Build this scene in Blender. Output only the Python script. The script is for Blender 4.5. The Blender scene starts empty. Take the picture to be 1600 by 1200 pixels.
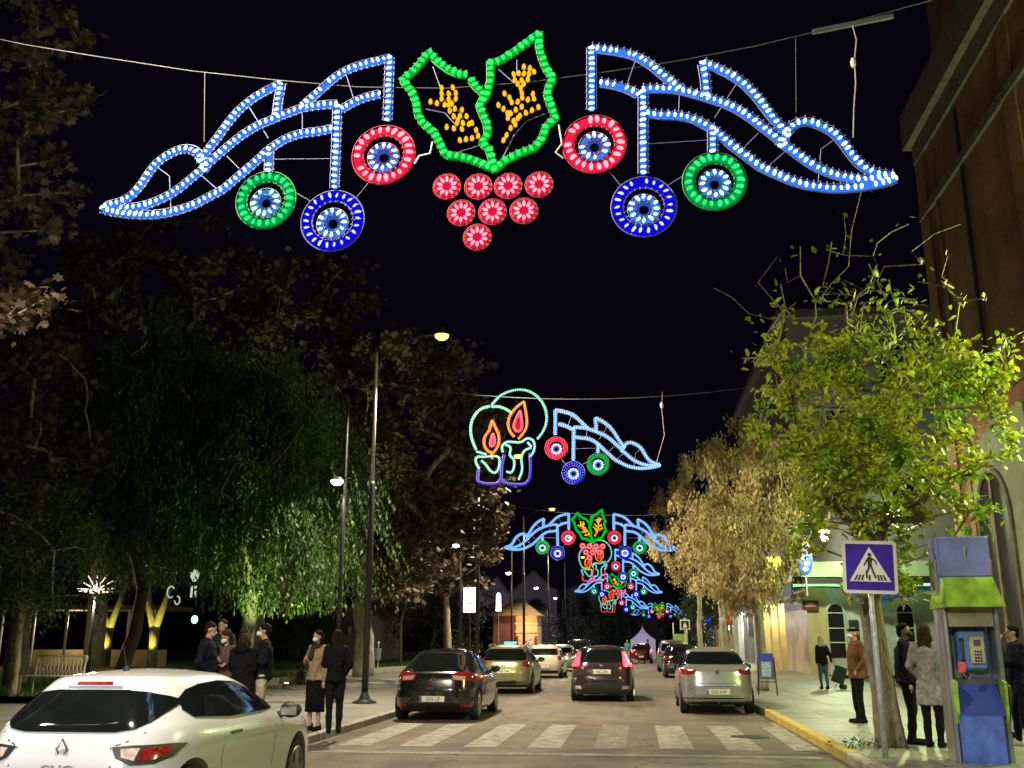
import bpy, bmesh, math, random
import numpy as np
from mathutils import Vector, Matrix, noise
from mathutils.bvhtree import BVHTree
from mathutils.geometry import delaunay_2d_cdt
PI = math.pi
rnd = random.Random(7)
nr = np.random.RandomState(11)
scene = bpy.context.scene
COL = scene.collection

# ------------------------------------------------------------------ camera
F_PX = 1550.0; CAM_H = 1.6
TH = math.atan(403 / F_PX); CT, ST = math.cos(TH), math.sin(TH)
PSI = math.atan(195 * CT / F_PX); CP, SP = math.cos(PSI), math.sin(PSI)
cd = bpy.data.cameras.new('camera'); cam = bpy.data.objects.new('camera', cd); COL.objects.link(cam)
cam.location = (0, 0, CAM_H); cam.rotation_euler = (PI / 2 + TH, 0, PSI)
cd.sensor_width = 36; cd.lens = 36 * F_PX / 1600; cd.clip_start = 0.1; cd.clip_end = 3000
scene.camera = cam

# ------------------------------------------------------------------ night sky
world = bpy.data.worlds.new('World'); scene.world = world; world.use_nodes = True
wn = world.node_tree.nodes; wl = world.node_tree.links; wn.clear()
sky = wn.new('ShaderNodeTexSky'); sky.sky_type = 'NISHITA'; sky.sun_disc = False
sky.sun_elevation = math.radians(-4); sky.sun_rotation = math.radians(200)
mixc = wn.new('ShaderNodeMix'); mixc.data_type = 'RGBA'; mixc.blend_type = 'MIX'
mixc.inputs[0].default_value = 0.96; mixc.inputs[7].default_value = (0.022, 0.017, 0.052, 1)
bg = wn.new('ShaderNodeBackground'); bg.inputs[1].default_value = 0.06
wo = wn.new('ShaderNodeOutputWorld')
wl.new(sky.outputs[0], mixc.inputs[6]); wl.new(mixc.outputs[2], bg.inputs[0]); wl.new(bg.outputs[0], wo.inputs[0])

# ------------------------------------------------------------------ exposure and sampling
vs = scene.view_settings
vs.view_transform = 'Standard'; vs.look = 'None'; vs.exposure = 0.35; vs.gamma = 1.0; vs.use_curve_mapping = False
cy = scene.cycles
cy.use_denoising = True
cy.sample_clamp_indirect = 4.0; cy.sample_clamp_direct = 0.0
cy.max_bounces = 5; cy.diffuse_bounces = 2; cy.glossy_bounces = 3; cy.transmission_bounces = 4; cy.transparent_max_bounces = 6
cy.caustics_reflective = False; cy.caustics_refractive = False
cy.use_light_tree = True

# ------------------------------------------------------------------ where a sight line meets a plane
def ray(x, y):
    a = (x - 800) / F_PX; b = (600 - y) / F_PX
    fw = CT - b * ST; up = ST + b * CT
    return (a * CP - fw * SP, a * SP + fw * CP, up)
def gp(x, y, z=0.0):
    r = ray(x, y); t = (z - CAM_H) / r[2]
    return Vector((r[0] * t, r[1] * t, z))
def at(x, y, Y):
    r = ray(x, y); t = Y / r[1]
    return Vector((r[0] * t, Y, CAM_H + r[2] * t))
def atx(x, y, X):
    r = ray(x, y); t = X / r[0]
    return Vector((X, r[1] * t, CAM_H + r[2] * t))

# ------------------------------------------------------------------ materials
def mat(name, col, rough=0.6, metal=0.0, vary=0.15, scale=6.0, bump=0.0, bscale=40.0, col2=None, emit=None, estr=0.0, coat=0.0, spec=0.5, transl=0.0, alpha=1.0, detail=4.0, stretch=None):
    m = bpy.data.materials.new(name); m.use_nodes = True
    n = m.node_tree.nodes; l = m.node_tree.links; n.clear()
    out = n.new('ShaderNodeOutputMaterial'); b = n.new('ShaderNodeBsdfPrincipled')
    tc = n.new('ShaderNodeTexCoord'); src = tc.outputs['Object']
    if stretch:
        mp = n.new('ShaderNodeMapping'); mp.inputs['Scale'].default_value = stretch; l.new(src, mp.inputs[0]); src = mp.outputs[0]
    nz = n.new('ShaderNodeTexNoise'); nz.inputs['Scale'].default_value = scale; nz.inputs['Detail'].default_value = detail
    l.new(src, nz.inputs['Vector'])
    rp = n.new('ShaderNodeValToRGB')
    c = np.array(col[:3]); c2 = np.array(col2[:3]) if col2 is not None else c * (1 + vary)
    c1 = c if col2 is not None else c * (1 - vary)
    rp.color_ramp.elements[0].position = 0.35; rp.color_ramp.elements[1].position = 0.65
    rp.color_ramp.elements[0].color = (*c1, 1); rp.color_ramp.elements[1].color = (*np.clip(c2, 0, 1), 1)
    l.new(nz.outputs[0], rp.inputs[0]); l.new(rp.outputs[0], b.inputs['Base Color'])
    b.inputs['Roughness'].default_value = rough; b.inputs['Metallic'].default_value = metal
    b.inputs['Specular IOR Level'].default_value = spec
    if coat: b.inputs['Coat Weight'].default_value = coat; b.inputs['Coat Roughness'].default_value = 0.04
    if emit is not None:
        b.inputs['Emission Color'].default_value = (*emit, 1); b.inputs['Emission Strength'].default_value = estr
    if bump:
        nb = n.new('ShaderNodeTexNoise'); nb.inputs['Scale'].default_value = bscale; nb.inputs['Detail'].default_value = 5
        l.new(src, nb.inputs['Vector'])
        bm_ = n.new('ShaderNodeBump'); bm_.inputs['Strength'].default_value = bump; bm_.inputs['Distance'].default_value = 0.02
        l.new(nb.outputs[0], bm_.inputs['Height']); l.new(bm_.outputs[0], b.inputs['Normal'])
    sh = b.outputs[0]
    if transl:
        tr = n.new('ShaderNodeBsdfTranslucent'); l.new(rp.outputs[0], tr.inputs[0])
        mx = n.new('ShaderNodeMixShader'); mx.inputs[0].default_value = transl
        l.new(sh, mx.inputs[1]); l.new(tr.outputs[0], mx.inputs[2]); sh = mx.outputs[0]
    if alpha < 1: b.inputs['Alpha'].default_value = alpha
    l.new(sh, out.inputs[0])
    return m
def deepen(m, d):
    for x in m.node_tree.nodes:
        if x.type == 'BUMP': x.inputs['Distance'].default_value = d; x.inputs['Strength'].default_value = 1.0
def emat(name, col, s, sampled=False):
    m = bpy.data.materials.new(name); m.use_nodes = True
    n = m.node_tree.nodes; l = m.node_tree.links; n.clear()
    out = n.new('ShaderNodeOutputMaterial'); e = n.new('ShaderNodeEmission')
    e.inputs[0].default_value = (*col, 1); e.inputs[1].default_value = s; l.new(e.outputs[0], out.inputs[0])
    m.cycles.emission_sampling = 'AUTO' if sampled else 'NONE'
    return m

# ------------------------------------------------------------------ mesh collector
class MB:
    def __init__(s): s.v = []; s.f = []
    def add(s, vs, fs):
        o = len(s.v); s.v.extend([tuple(v) for v in vs]); s.f.extend([tuple(i + o for i in f) for f in fs]); return s
    def box(s, c, d, rz=0, taper=1.0, ry=0):
        x, y, z = d[0] / 2, d[1] / 2, d[2] / 2; vs = []
        for sz in (-1, 1):
            t = taper if sz > 0 else 1
            for sx, sy in ((-1, -1), (1, -1), (1, 1), (-1, 1)): vs.append(Vector((sx * x * t, sy * y * t, sz * z)))
        M = Matrix.Rotation(rz, 3, 'Z') @ Matrix.Rotation(ry, 3, 'Y')
        vs = [M @ v + Vector(c) for v in vs]
        return s.add(vs, [(3, 2, 1, 0), (4, 5, 6, 7), (0, 1, 5, 4), (1, 2, 6, 5), (2, 3, 7, 6), (3, 0, 4, 7)])
    def bbox(s, a, b):
        return s.box([(a[i] + b[i]) / 2 for i in range(3)], [abs(b[i] - a[i]) for i in range(3)])
    def bevbox(s, c, d, b=0.02, rz=0):
        # box with chamfered vertical and horizontal edges
        x, y, z = d[0] / 2, d[1] / 2, d[2] / 2; vs = []; fs = []
        M = Matrix.Rotation(rz, 3, 'Z')
        for zz, k in ((-z, b), (-z + b, 0), (z - b, 0), (z, b)):
            X, Y_ = x - k, y - k
            for px, py in ((-X + b, -Y_), (X - b, -Y_), (X, -Y_ + b), (X, Y_ - b), (X - b, Y_), (-X + b, Y_), (-X, Y_ - b), (-X, -Y_ + b)):
                vs.append(M @ Vector((px, py, zz)) + Vector(c))
        for r in range(3):
            for i in range(8): j = (i + 1) % 8; fs.append((r * 8 + i, r * 8 + j, r * 8 + 8 + j, r * 8 + 8 + i))
        fs.append(tuple(range(7, -1, -1))); fs.append(tuple(range(24, 32)))
        return s.add(vs, fs)
    def tube(s, pts, r, n=6, closed=False, caps=True):
        pts = [Vector(p) for p in pts]; m = len(pts)
        if not isinstance(r, (list, tuple)): r = [r] * m
        vs = []; up = None
        for i, p in enumerate(pts):
            if closed: d = pts[(i + 1) % m] - pts[i - 1]
            else: d = pts[min(i + 1, m - 1)] - pts[max(i - 1, 0)]
            if d.length < 1e-9: d = Vector((0, 0, 1))
            d.normalize()
            if up is None:
                up = Vector((0, 0, 1)) if abs(d.z) < 0.9 else Vector((0, 1, 0))
            a = d.cross(up)
            if a.length < 1e-4: a = d.cross(Vector((1, 0, 0)))
            a.normalize(); b = a.cross(d); up = b
            for k in range(n):
                t = 2 * PI * k / n; vs.append(p + (a * math.cos(t) + b * math.sin(t)) * r[i])
        fs = []
        for i in range(m if closed else m - 1):
            j = (i + 1) % m
            for k in range(n):
                l = (k + 1) % n; fs.append((i * n + k, j * n + k, j * n + l, i * n + l))
        if caps and not closed:
            fs.append(tuple(range(n))); fs.append(tuple((m - 1) * n + k for k in range(n - 1, -1, -1)))
        return s.add(vs, fs)
    def lathe(s, prof, c=(0, 0, 0), n=12, axis='Z', sx=1, sy=1):
        vs = []; fs = []; m = len(prof)
        for r, z in prof:
            for k in range(n):
                t = 2 * PI * k / n; a, b = r * math.cos(t) * sx, r * math.sin(t) * sy
                p = (a, b, z) if axis == 'Z' else ((a, z, b) if axis == 'Y' else (z, a, b))
                vs.append(Vector(p) + Vector(c))
        for i in range(m - 1):
            for k in range(n):
                l = (k + 1) % n; fs.append((i * n + k, i * n + l, (i + 1) * n + l, (i + 1) * n + k))
        fs.append(tuple(range(n - 1, -1, -1))); fs.append(tuple((m - 1) * n + k for k in range(n)))
        return s.add(vs, fs)
    def ell(s, c, r, n=12, m=8, M=None):
        vs = []; fs = []; c = Vector(c)
        if not isinstance(r, (list, tuple)): r = (r, r, r)
        for i in range(1, m):
            ph = PI * i / m
            for k in range(n):
                t = 2 * PI * k / n
                v = Vector((math.sin(ph) * math.cos(t) * r[0], math.sin(ph) * math.sin(t) * r[1], -math.cos(ph) * r[2]))
                vs.append((M @ v if M else v) + c)
        v = Vector((0, 0, -r[2])); vs.append((M @ v if M else v) + c); v = Vector((0, 0, r[2])); vs.append((M @ v if M else v) + c)
        for i in range(m - 2):
            for k in range(n):
                l = (k + 1) % n; fs.append((i * n + k, i * n + l, (i + 1) * n + l, (i + 1) * n + k))
        a = (m - 1) * n
        for k in range(n):
            l = (k + 1) % n; fs.append((a, l, k)); fs.append((a + 1, (m - 2) * n + k, (m - 2) * n + l))
        return s.add(vs, fs)
    def cap(s, a, b, ra, rb, n=10):
        # tapered limb with round ends
        a = Vector(a); b = Vector(b); d = (b - a); L = max(d.length, 1e-4); d = d / L
        pts = []; rr = []
        for k in (-0.95, -0.7, -0.35, 0): pts.append(a + d * ra * k); rr.append(ra * math.sqrt(max(0.0001, 1 - k * k)))
        for k in (0, .35, .7, .95): pts.append(b + d * rb * k); rr.append(rb * math.sqrt(max(0.0001, 1 - k * k)))
        return s.tube(pts, rr, n)
    def plate(s, poly, y0, y1):
        # polygon given as (x, z), extruded along y
        n = len(poly); vs = [(p[0], y0, p[1]) for p in poly] + [(p[0], y1, p[1]) for p in poly]
        fs = [tuple(range(n)), tuple(range(2 * n - 1, n - 1, -1))]
        for i in range(n): j = (i + 1) % n; fs.append((j, i, n + i, n + j))
        return s.add(vs, fs)
    def xplate(s, poly, x0, x1):
        n = len(poly); vs = [(x0, p[0], p[1]) for p in poly] + [(x1, p[0], p[1]) for p in poly]
        fs = [tuple(range(n)), tuple(range(2 * n - 1, n - 1, -1))]
        for i in range(n): j = (i + 1) % n; fs.append((j, i, n + i, n + j))
        return s.add(vs, fs)
    def sheet(s, poly, z): return s.add([(p[0], p[1], z) for p in poly], [tuple(range(len(poly)))])
    def xf(s, M): s.v = [tuple(M @ Vector(v)) for v in s.v]; return s
    def mesh(s, name, m, smooth=False):
        me = bpy.data.meshes.new(name); me.from_pydata(s.v, [], s.f); me.update()
        if m: me.materials.append(m)
        if smooth: me.shade_smooth()
        return me
    def build(s, name, m, parent=None, smooth=False, world=False, fix=True):
        if world and parent is not None:
            o = origin(parent); s.v = [(v[0] - o.x, v[1] - o.y, v[2] - o.z) for v in s.v]
        me = s.mesh(name, m, smooth)
        if fix and len(s.f) < 60000:
            bm = bmesh.new(); bm.from_mesh(me); bmesh.ops.recalc_face_normals(bm, faces=bm.faces); bm.to_mesh(me); bm.free()
        if smooth: me.shade_smooth()
        return link(name, me, parent)
def origin(o):
    v = Vector((0, 0, 0))
    while o is not None: v += o.location; o = o.parent
    return v
def link(name, me, parent=None):
    o = bpy.data.objects.new(name, me); COL.objects.link(o)
    if parent is not None: o.parent = parent
    return o
def empty(name, loc, rz=0, label=None, cat=None, group=None):
    o = bpy.data.objects.new(name, None); COL.objects.link(o); o.location = loc; o.rotation_euler = (0, 0, rz)
    o.empty_display_size = 0.1
    return tag(o, label, cat, group)
def tag(o, label=None, cat=None, group=None, kind=None):
    if label: o['label'] = label
    if cat: o['category'] = cat
    if group: o['group'] = group
    if kind: o['kind'] = kind
    return o
def copy_tree(o, parent=None, data=None):
    c = o.copy(); COL.objects.link(c); c.parent = parent
    for ch in [x for x in KIDS.get(o.name, [])]: copy_tree(ch, c)
    return c
KIDS = {}
def index_kids():
    KIDS.clear()
    for o in scene.objects:
        if o.parent: KIDS.setdefault(o.parent.name, []).append(o)
def smooth_by_angle(o, a=35):
    me = o.data; me.shade_smooth()
    bm = bmesh.new(); bm.from_mesh(me)
    for e in bm.edges:
        if len(e.link_faces) == 2 and e.calc_face_angle(0) > math.radians(a): e.smooth = False
    bm.to_mesh(me); bm.free()
def text(name, body, size, m, parent, loc, rot=(PI / 2, 0, 0), ext=0.002, align='CENTER', sx=1.0):
    cu = bpy.data.curves.new(name, 'FONT'); cu.body = body; cu.size = size; cu.extrude = ext; cu.align_x = align; cu.align_y = 'CENTER'
    cu.resolution_u = 2
    t = bpy.data.objects.new('tmp', cu); COL.objects.link(t)
    dg = bpy.context.evaluated_depsgraph_get(); me = bpy.data.meshes.new_from_object(t.evaluated_get(dg))
    bpy.data.objects.remove(t); bpy.data.curves.remove(cu)
    me.materials.clear(); me.materials.append(m)
    o = link(name, me, parent); o.location = loc; o.rotation_euler = rot; o.scale = (sx, 1, 1)
    return o
def baked(mb, mods, m, smooth=True):
    me = mb.mesh('tmp', None); t = bpy.data.objects.new('tmp', me); COL.objects.link(t)
    mods(t); dg = bpy.context.evaluated_depsgraph_get(); r = bpy.data.meshes.new_from_object(t.evaluated_get(dg))
    bpy.data.objects.remove(t); bpy.data.meshes.remove(me)
    r.materials.clear(); r.materials.append(m)
    if smooth: r.shade_smooth()
    return r
def lamp(kind, loc, power, col, size=0.15, target=None, spot=None, blend=0.5, parent=None):
    ld = bpy.data.lights.new('light', kind); ld.energy = power; ld.color = col
    if kind in ('POINT', 'SPOT'): ld.shadow_soft_size = size
    if kind == 'SPOT': ld.spot_size = spot or 2.2; ld.spot_blend = blend
    if kind == 'AREA': ld.size = size
    o = bpy.data.objects.new('light', ld); COL.objects.link(o)
    if target is not None:
        d = Vector(target) - Vector(loc); o.rotation_euler = d.to_track_quat('-Z', 'Y').to_euler()
    if parent is not None:
        o.parent = parent; o.location = Vector(loc) - origin(parent)
    else: o.location = loc
    return o

# ------------------------------------------------------------------ shared materials
M = {}
M['asphalt'] = mat('asphalt', (.112, .098, .078), .82, vary=.16, scale=1.3, bump=.35, bscale=90, detail=9)
M['asphalt_patch'] = mat('asphalt_patch', (.09, .08, .066), .85, vary=.12, scale=5, bump=.3, bscale=110)
M['paint_white'] = None
M['kerb'] = mat('kerb_stone', (.27, .25, .21), .8, vary=.25, scale=5, bump=.3, bscale=50)
M['kerb_yellow'] = mat('kerb_yellow_paint', (.36, .27, .045), .75, scale=7, bump=.3, bscale=50, col2=(.52, .40, .07))
M['slab'] = mat('pavement_slab', (.165, .16, .135), .5, vary=.22, scale=1.7, bump=.12, bscale=60, detail=7)
M['pave_left'] = mat('left_paving', (.17, .165, .15), .75, vary=.18, scale=.8, bump=.15, bscale=50, detail=8)
M['joint'] = mat('joint', (.08, .075, .065), .9)
M['soil'] = mat('soil', (.07, .05, .03), .95, bump=.5)
M['grass'] = mat('grass_blades', (.035, .10, .015), .7, col2=(.06, .15, .02), scale=3, transl=.2)
M['ground'] = mat('ground', (.05, .05, .035), .95, bump=.3)
M['pole_dark'] = mat('dark_painted_steel', (.035, .035, .04), .42, .5, vary=.15, scale=14)
M['pole_grey'] = mat('galvanised_steel', (.46, .46, .46), .5, .35, vary=.2, scale=20)
M['steel'] = mat('brushed_steel', (.42, .45, .46), .33, .85, vary=.25, scale=5, bump=.06, bscale=25, stretch=(1, 1, .25))
M['wire'] = mat('lilac_lit_frame_wire', (.20, .20, .40), .6, 0)  # frame wires, these three: tint of the bulbs' light put into the colour
M['wire_red'] = mat('red_lit_frame_wire', (.42, .05, .09), .6)
M['wire_green'] = mat('green_lit_frame_wire', (.07, .24, .09), .6)
M['wire_pale'] = mat('pale_lead', (.45, .42, .48), .6)
M['cable'] = mat('cable', (.10, .10, .12), .6)
M['black'] = mat('black_rubber', (.012, .012, .012), .75)
M['trim'] = mat('black_plastic', (.02, .02, .021), .5)
M['glass'] = mat('dark_car_glass', (.006, .008, .008), .04, spec=.8, coat=.5)
M['rim'] = mat('wheel_alloy', (.35, .35, .36), .3, .8)
M['tail'] = mat('taillight_red', (.22, .012, .012), .12, vary=.5, scale=28, coat=.6)
M['tail_lit'] = mat('taillight_lit', (.6, .02, .02), .2, emit=(1, .018, .03), estr=9)
M['tail_clear'] = mat('taillight_clear', (.55, .42, .38), .12, coat=.6, vary=.3, scale=25)
M['chrome'] = mat('chrome', (.75, .75, .76), .12, 1.0)
M['plate'] = mat('number_plate', (.75, .74, .62), .4, vary=.05)
M['ink'] = mat('black_ink', (.015, .015, .018), .6)
M['bark'] = mat('bark', (.12, .095, .065), .9, col2=(.22, .19, .14), scale=9, bump=.9, bscale=16, stretch=(1, 1, .3))
M['bark_pale'] = mat('pale_bark', (.20, .18, .13), .9, col2=(.38, .35, .27), scale=7, bump=.6, bscale=14, stretch=(1, 1, .4))
deepen(M['bark'], .09); deepen(M['bark_pale'], .05)
M['twig'] = mat('twig', (.13, .11, .085), .9)
M['leaf_green'] = mat('green_leaves', (.07, .20, .012), .5, col2=(.38, .38, .03), scale=1.5, transl=.38, detail=7)
M['leaf_olive'] = mat('dry_olive_leaves', (.36, .28, .11), .65, col2=(.62, .50, .24), scale=3.0, transl=.3, detail=6)
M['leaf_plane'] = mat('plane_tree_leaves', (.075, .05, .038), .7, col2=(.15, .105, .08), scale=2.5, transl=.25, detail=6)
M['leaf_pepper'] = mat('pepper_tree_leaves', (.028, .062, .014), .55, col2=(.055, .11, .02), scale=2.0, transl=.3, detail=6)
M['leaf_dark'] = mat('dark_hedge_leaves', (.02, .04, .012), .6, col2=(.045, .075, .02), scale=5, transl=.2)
def painted(name, base_name, thr=.485, noise_s=3.5):
    m = bpy.data.materials.new(name); m.use_nodes = True
    n = m.node_tree.nodes; l = m.node_tree.links; b = n['Principled BSDF']
    tc = n.new('ShaderNodeTexCoord'); nz = n.new('ShaderNodeTexNoise'); nz.inputs['Scale'].default_value = noise_s; nz.inputs['Detail'].default_value = 12; nz.inputs['Roughness'].default_value = .75
    rp = n.new('ShaderNodeValToRGB'); rp.color_ramp.elements[0].position = thr - .06; rp.color_ramp.elements[1].position = thr + .06
    rp.color_ramp.elements[0].color = (.12, .106, .086, 1); rp.color_ramp.elements[1].color = (.27, .26, .22, 1)
    l.new(tc.outputs['Object'], nz.inputs[0]); l.new(nz.outputs[0], rp.inputs[0]); l.new(rp.outputs[0], b.inputs['Base Color'])
    b.inputs['Roughness'].default_value = .75
    return m
M['paint_white'] = painted('worn_road_paint', '')
M['paint_faint'] = painted('very_worn_road_paint', '', .56)
def asphalt_nodes():
    m = M['asphalt']; n = m.node_tree.nodes; l = m.node_tree.links
    b = [x for x in n if x.type == 'BSDF_PRINCIPLED'][0]; old = b.inputs['Base Color'].links[0].from_socket
    tc = n.new('ShaderNodeTexCoord')
    sp = n.new('ShaderNodeTexNoise'); sp.inputs['Scale'].default_value = 160; sp.inputs['Detail'].default_value = 2
    l.new(tc.outputs['Object'], sp.inputs[0])
    r = n.new('ShaderNodeValToRGB'); r.color_ramp.elements[0].position = .3; r.color_ramp.elements[1].position = .75
    r.color_ramp.elements[0].color = (.6, .6, .6, 1); r.color_ramp.elements[1].color = (1.6, 1.55, 1.45, 1)
    l.new(sp.outputs[0], r.inputs[0])
    mp = n.new('ShaderNodeMapping'); mp.inputs['Scale'].default_value = (1.1, .09, 1); l.new(tc.outputs['Object'], mp.inputs[0])
    st = n.new('ShaderNodeTexNoise'); st.inputs['Scale'].default_value = 1.2; st.inputs['Detail'].default_value = 5; l.new(mp.outputs[0], st.inputs[0])
    r2 = n.new('ShaderNodeValToRGB'); r2.color_ramp.elements[0].position = .38; r2.color_ramp.elements[1].position = .62
    r2.color_ramp.elements[0].color = (.78, .78, .78, 1); r2.color_ramp.elements[1].color = (1.15, 1.13, 1.1, 1)
    l.new(st.outputs[0], r2.inputs[0])
    m1 = n.new('ShaderNodeMix'); m1.data_type = 'RGBA'; m1.blend_type = 'MULTIPLY'; m1.inputs[0].default_value = 1
    m2 = n.new('ShaderNodeMix'); m2.data_type = 'RGBA'; m2.blend_type = 'MULTIPLY'; m2.inputs[0].default_value = 1
    l.new(old, m1.inputs[6]); l.new(r.outputs[0], m1.inputs[7]); l.new(m1.outputs[2], m2.inputs[6]); l.new(r2.outputs[0], m2.inputs[7])
    vo = n.new('ShaderNodeTexVoronoi'); vo.feature = 'DISTANCE_TO_EDGE'; vo.inputs['Scale'].default_value = .42
    ds = n.new('ShaderNodeTexNoise'); ds.inputs['Scale'].default_value = 1.6; ds.inputs['Detail'].default_value = 6; l.new(tc.outputs['Object'], ds.inputs[0])
    va = n.new('ShaderNodeVectorMath'); va.operation = 'MULTIPLY_ADD'; va.inputs[1].default_value = (.9, .9, .9); l.new(ds.outputs[1], va.inputs[0]); l.new(tc.outputs['Object'], va.inputs[2]); l.new(va.outputs[0], vo.inputs['Vector'])
    rc = n.new('ShaderNodeValToRGB'); rc.color_ramp.elements[0].position = .004; rc.color_ramp.elements[1].position = .014
    rc.color_ramp.elements[0].color = (.45, .45, .45, 1); rc.color_ramp.elements[1].color = (1, 1, 1, 1); l.new(vo.outputs['Distance'], rc.inputs[0])
    sn = n.new('ShaderNodeTexNoise'); sn.inputs['Scale'].default_value = .55; sn.inputs['Detail'].default_value = 9; sn.inputs['Roughness'].default_value = .65; l.new(tc.outputs['Object'], sn.inputs[0])
    rs = n.new('ShaderNodeValToRGB'); rs.color_ramp.elements[0].position = .36; rs.color_ramp.elements[1].position = .52; rs.color_ramp.elements[0].color = (.62, .61, .60, 1); rs.color_ramp.elements[1].color = (1, 1, 1, 1); l.new(sn.outputs[0], rs.inputs[0])
    m3 = n.new('ShaderNodeMix'); m3.data_type = 'RGBA'; m3.blend_type = 'MULTIPLY'; m3.inputs[0].default_value = 1
    m4 = n.new('ShaderNodeMix'); m4.data_type = 'RGBA'; m4.blend_type = 'MULTIPLY'; m4.inputs[0].default_value = 1
    l.new(m2.outputs[2], m3.inputs[6]); l.new(rc.outputs[0], m3.inputs[7]); l.new(m3.outputs[2], m4.inputs[6]); l.new(rs.outputs[0], m4.inputs[7])
    l.new(m4.outputs[2], b.inputs['Base Color'])
asphalt_nodes()
# ================================================================== GROUND, ROAD, PAVEMENTS
g = MB().sheet([(-400, -60), (400, -60), (400, 700), (-400, 700)], -0.03).build('ground', M['ground']); tag(g, kind='structure')
XL, XR = -5.3, 2.8
g = MB().sheet([(XL - .02, -25), (XR + .02, -25), (XR + .02, 260), (XL - .02, 260)], 0.0).build('road', M['asphalt']); tag(g, kind='structure')
road = g
side = MB().sheet([(XR + .02, 30.5), (60, 30.5), (60, 47.5), (XR + .02, 47.5)], 0.0)
for i, (cx, cyy, sx, sy) in enumerate(((-1.2, 24.6, .9, .7), (0.4, 33, 1.3, 2.2), (-2.6, 12.9, 1.6, .5))):
    MB().sheet([(cx - sx, cyy - sy), (cx + sx, cyy - sy * .9), (cx + sx * .95, cyy + sy), (cx - sx, cyy + sy * .95)], .004).build('asphalt_patch', M['asphalt_patch'], road)
MB().lathe([(.33, 0), (.33, .006), (.30, .009)], (1.9, 18.6, .004), 20).build('manhole_cover', M['pole_dark'], road)
# crossing stripes, each one its own piece of the road surface
for k in range(-5, 3):
    x0 = .30 + 1.02 * k; x1 = min(x0 + .52, XR - .12)
    j = lambda: rnd.uniform(-.02, .02)
    MB().sheet([(x0 + j(), 16.3 + j()), (x1 + j(), 16.3 + j()), (x1 + j(), 20.8 + j()), (x0 + j(), 20.8 + j())], .005).build('crossing_stripe', M['paint_faint'] if k in (-1,) else M['paint_white'], road)
MB().sheet([(-5.1, 15.25), (2.55, 15.25), (2.55, 15.6), (-5.1, 15.6)], .005).build('stop_line', M['paint_faint'], road)
MB().sheet([(XR - .18, 16.2), (XR - .06, 16.2), (XR - .06, 21.8), (XR - .18, 21.8)], .009).build('edge_line', M['paint_white'], road)

def pavement(name, poly, z, m):
    mb = MB(); n = len(poly)
    vs = [(p[0], p[1], z) for p in poly] + [(p[0], p[1], -.02) for p in poly]
    fs = [tuple(range(n))] + [(i, (i + 1) % n, n + (i + 1) % n, n + i) for i in range(n)]
    o = mb.add(vs, fs).build(name, m); return tag(o, kind='structure')
pr_ = pavement('pavement', [(XR + .16, -20), (8.62, -20), (8.62, 260), (XR + .16, 260)], .112, M['joint'])
pl_ = pavement('pavement', [(-30, -20), (XL - .16, -20), (XL - .16, 260), (-30, 260)], .125, M['pave_left'])
# paving slabs of the right pavement, as far as they can be told apart
sl = MB().bevbox((0, 0, 0), (.79, .79, .03), .006).mesh('paving_slab', M['slab'])
sl2 = MB().bevbox((0, 0, 0), (.79, .79, .03), .006).mesh('paving_slab', mat('pavement_slab_darker', (.15, .15, .13), .55, vary=.2, scale=2.1, bump=.12, bscale=60))
for ix in range(7):
    for iy in range(40):
        o = link('paving_slab', sl if rnd.random() < .72 else sl2, pr_)
        o.location = (XR + .57 + .8 * ix, 11.6 + .8 * iy, .1155 + rnd.uniform(-.0015, .0015))
MB().sheet([(XR + .17, 43.61), (8.6, 43.61), (8.6, 259), (XR + .17, 259)], .121).build('far_paving', M['slab'], pr_)
MB().sheet([(XR + .17, -19), (8.6, -19), (8.6, 11.19), (XR + .17, 11.19)], .121).build('near_paving', M['slab'], pr_)
# kerbs, stone by stone
ks = {k: MB().bevbox((0, 0, 0), (.17, .985, .2), .018).mesh('kerbstone', M[k]) for k in ('kerb', 'kerb_yellow')}
kr = tag(MB().bbox((XR + .03, -20, -.02), (XR + .12, 260, .09)).build('kerb', M['joint']), kind='structure')
kl = tag(MB().bbox((XL - .12, -20, -.02), (XL - .03, 260, .09)).build('kerb', M['joint']), kind='structure')
for i in range(0, 90):
    y = 9.5 + i
    o = link('kerbstone', ks['kerb_yellow'] if 15.3 < y < 24 else ks['kerb'], kr); o.location = (XR + .085, y, .03 + (.012 if 15 < y < 24 else 0)); o.rotation_euler = (rnd.uniform(-.006, .006), 0, rnd.uniform(-.008, .008))
    o = link('kerbstone', ks['kerb'], kl); o.location = (XL - .085, y, .038); o.rotation_euler = (rnd.uniform(-.006, .006), 0, rnd.uniform(-.008, .008))
# park lawn with its own low kerb
lawn_edge = [(-12.2, 24), (-12.6, 30), (-13.1, 38), (-13.3, 47), (-12.2, 56), (-10.8, 64), (-9.7, 76), (-9.3, 95), (-9.3, 150)]
lw = MB()
vs = [(p[0], p[1], .30) for p in lawn_edge] + [(-60, p[1], .30) for p in lawn_edge]
n = len(lawn_edge); lw.add(vs, [(i, i + 1, n + i + 1, n + i) for i in range(n - 1)])
lawn = tag(lw.build('lawn', M['soil']), kind='structure')
lk = MB()
for i in range(n - 1):
    a, b = Vector((*lawn_edge[i], .2)), Vector((*lawn_edge[i + 1], .2)); L = (b - a).length; d = (b - a) / L; m_ = int(L / 1.0) + 1
    for k in range(m_):
        c = a + d * (k + .5) * L / m_; lk.bevbox(c, (.2, L / m_ - .02, .30), .02, rz=math.atan2(-d.x, d.y))
tag(lk.build('lawn_kerb', M['kerb']), kind='structure')
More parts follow.
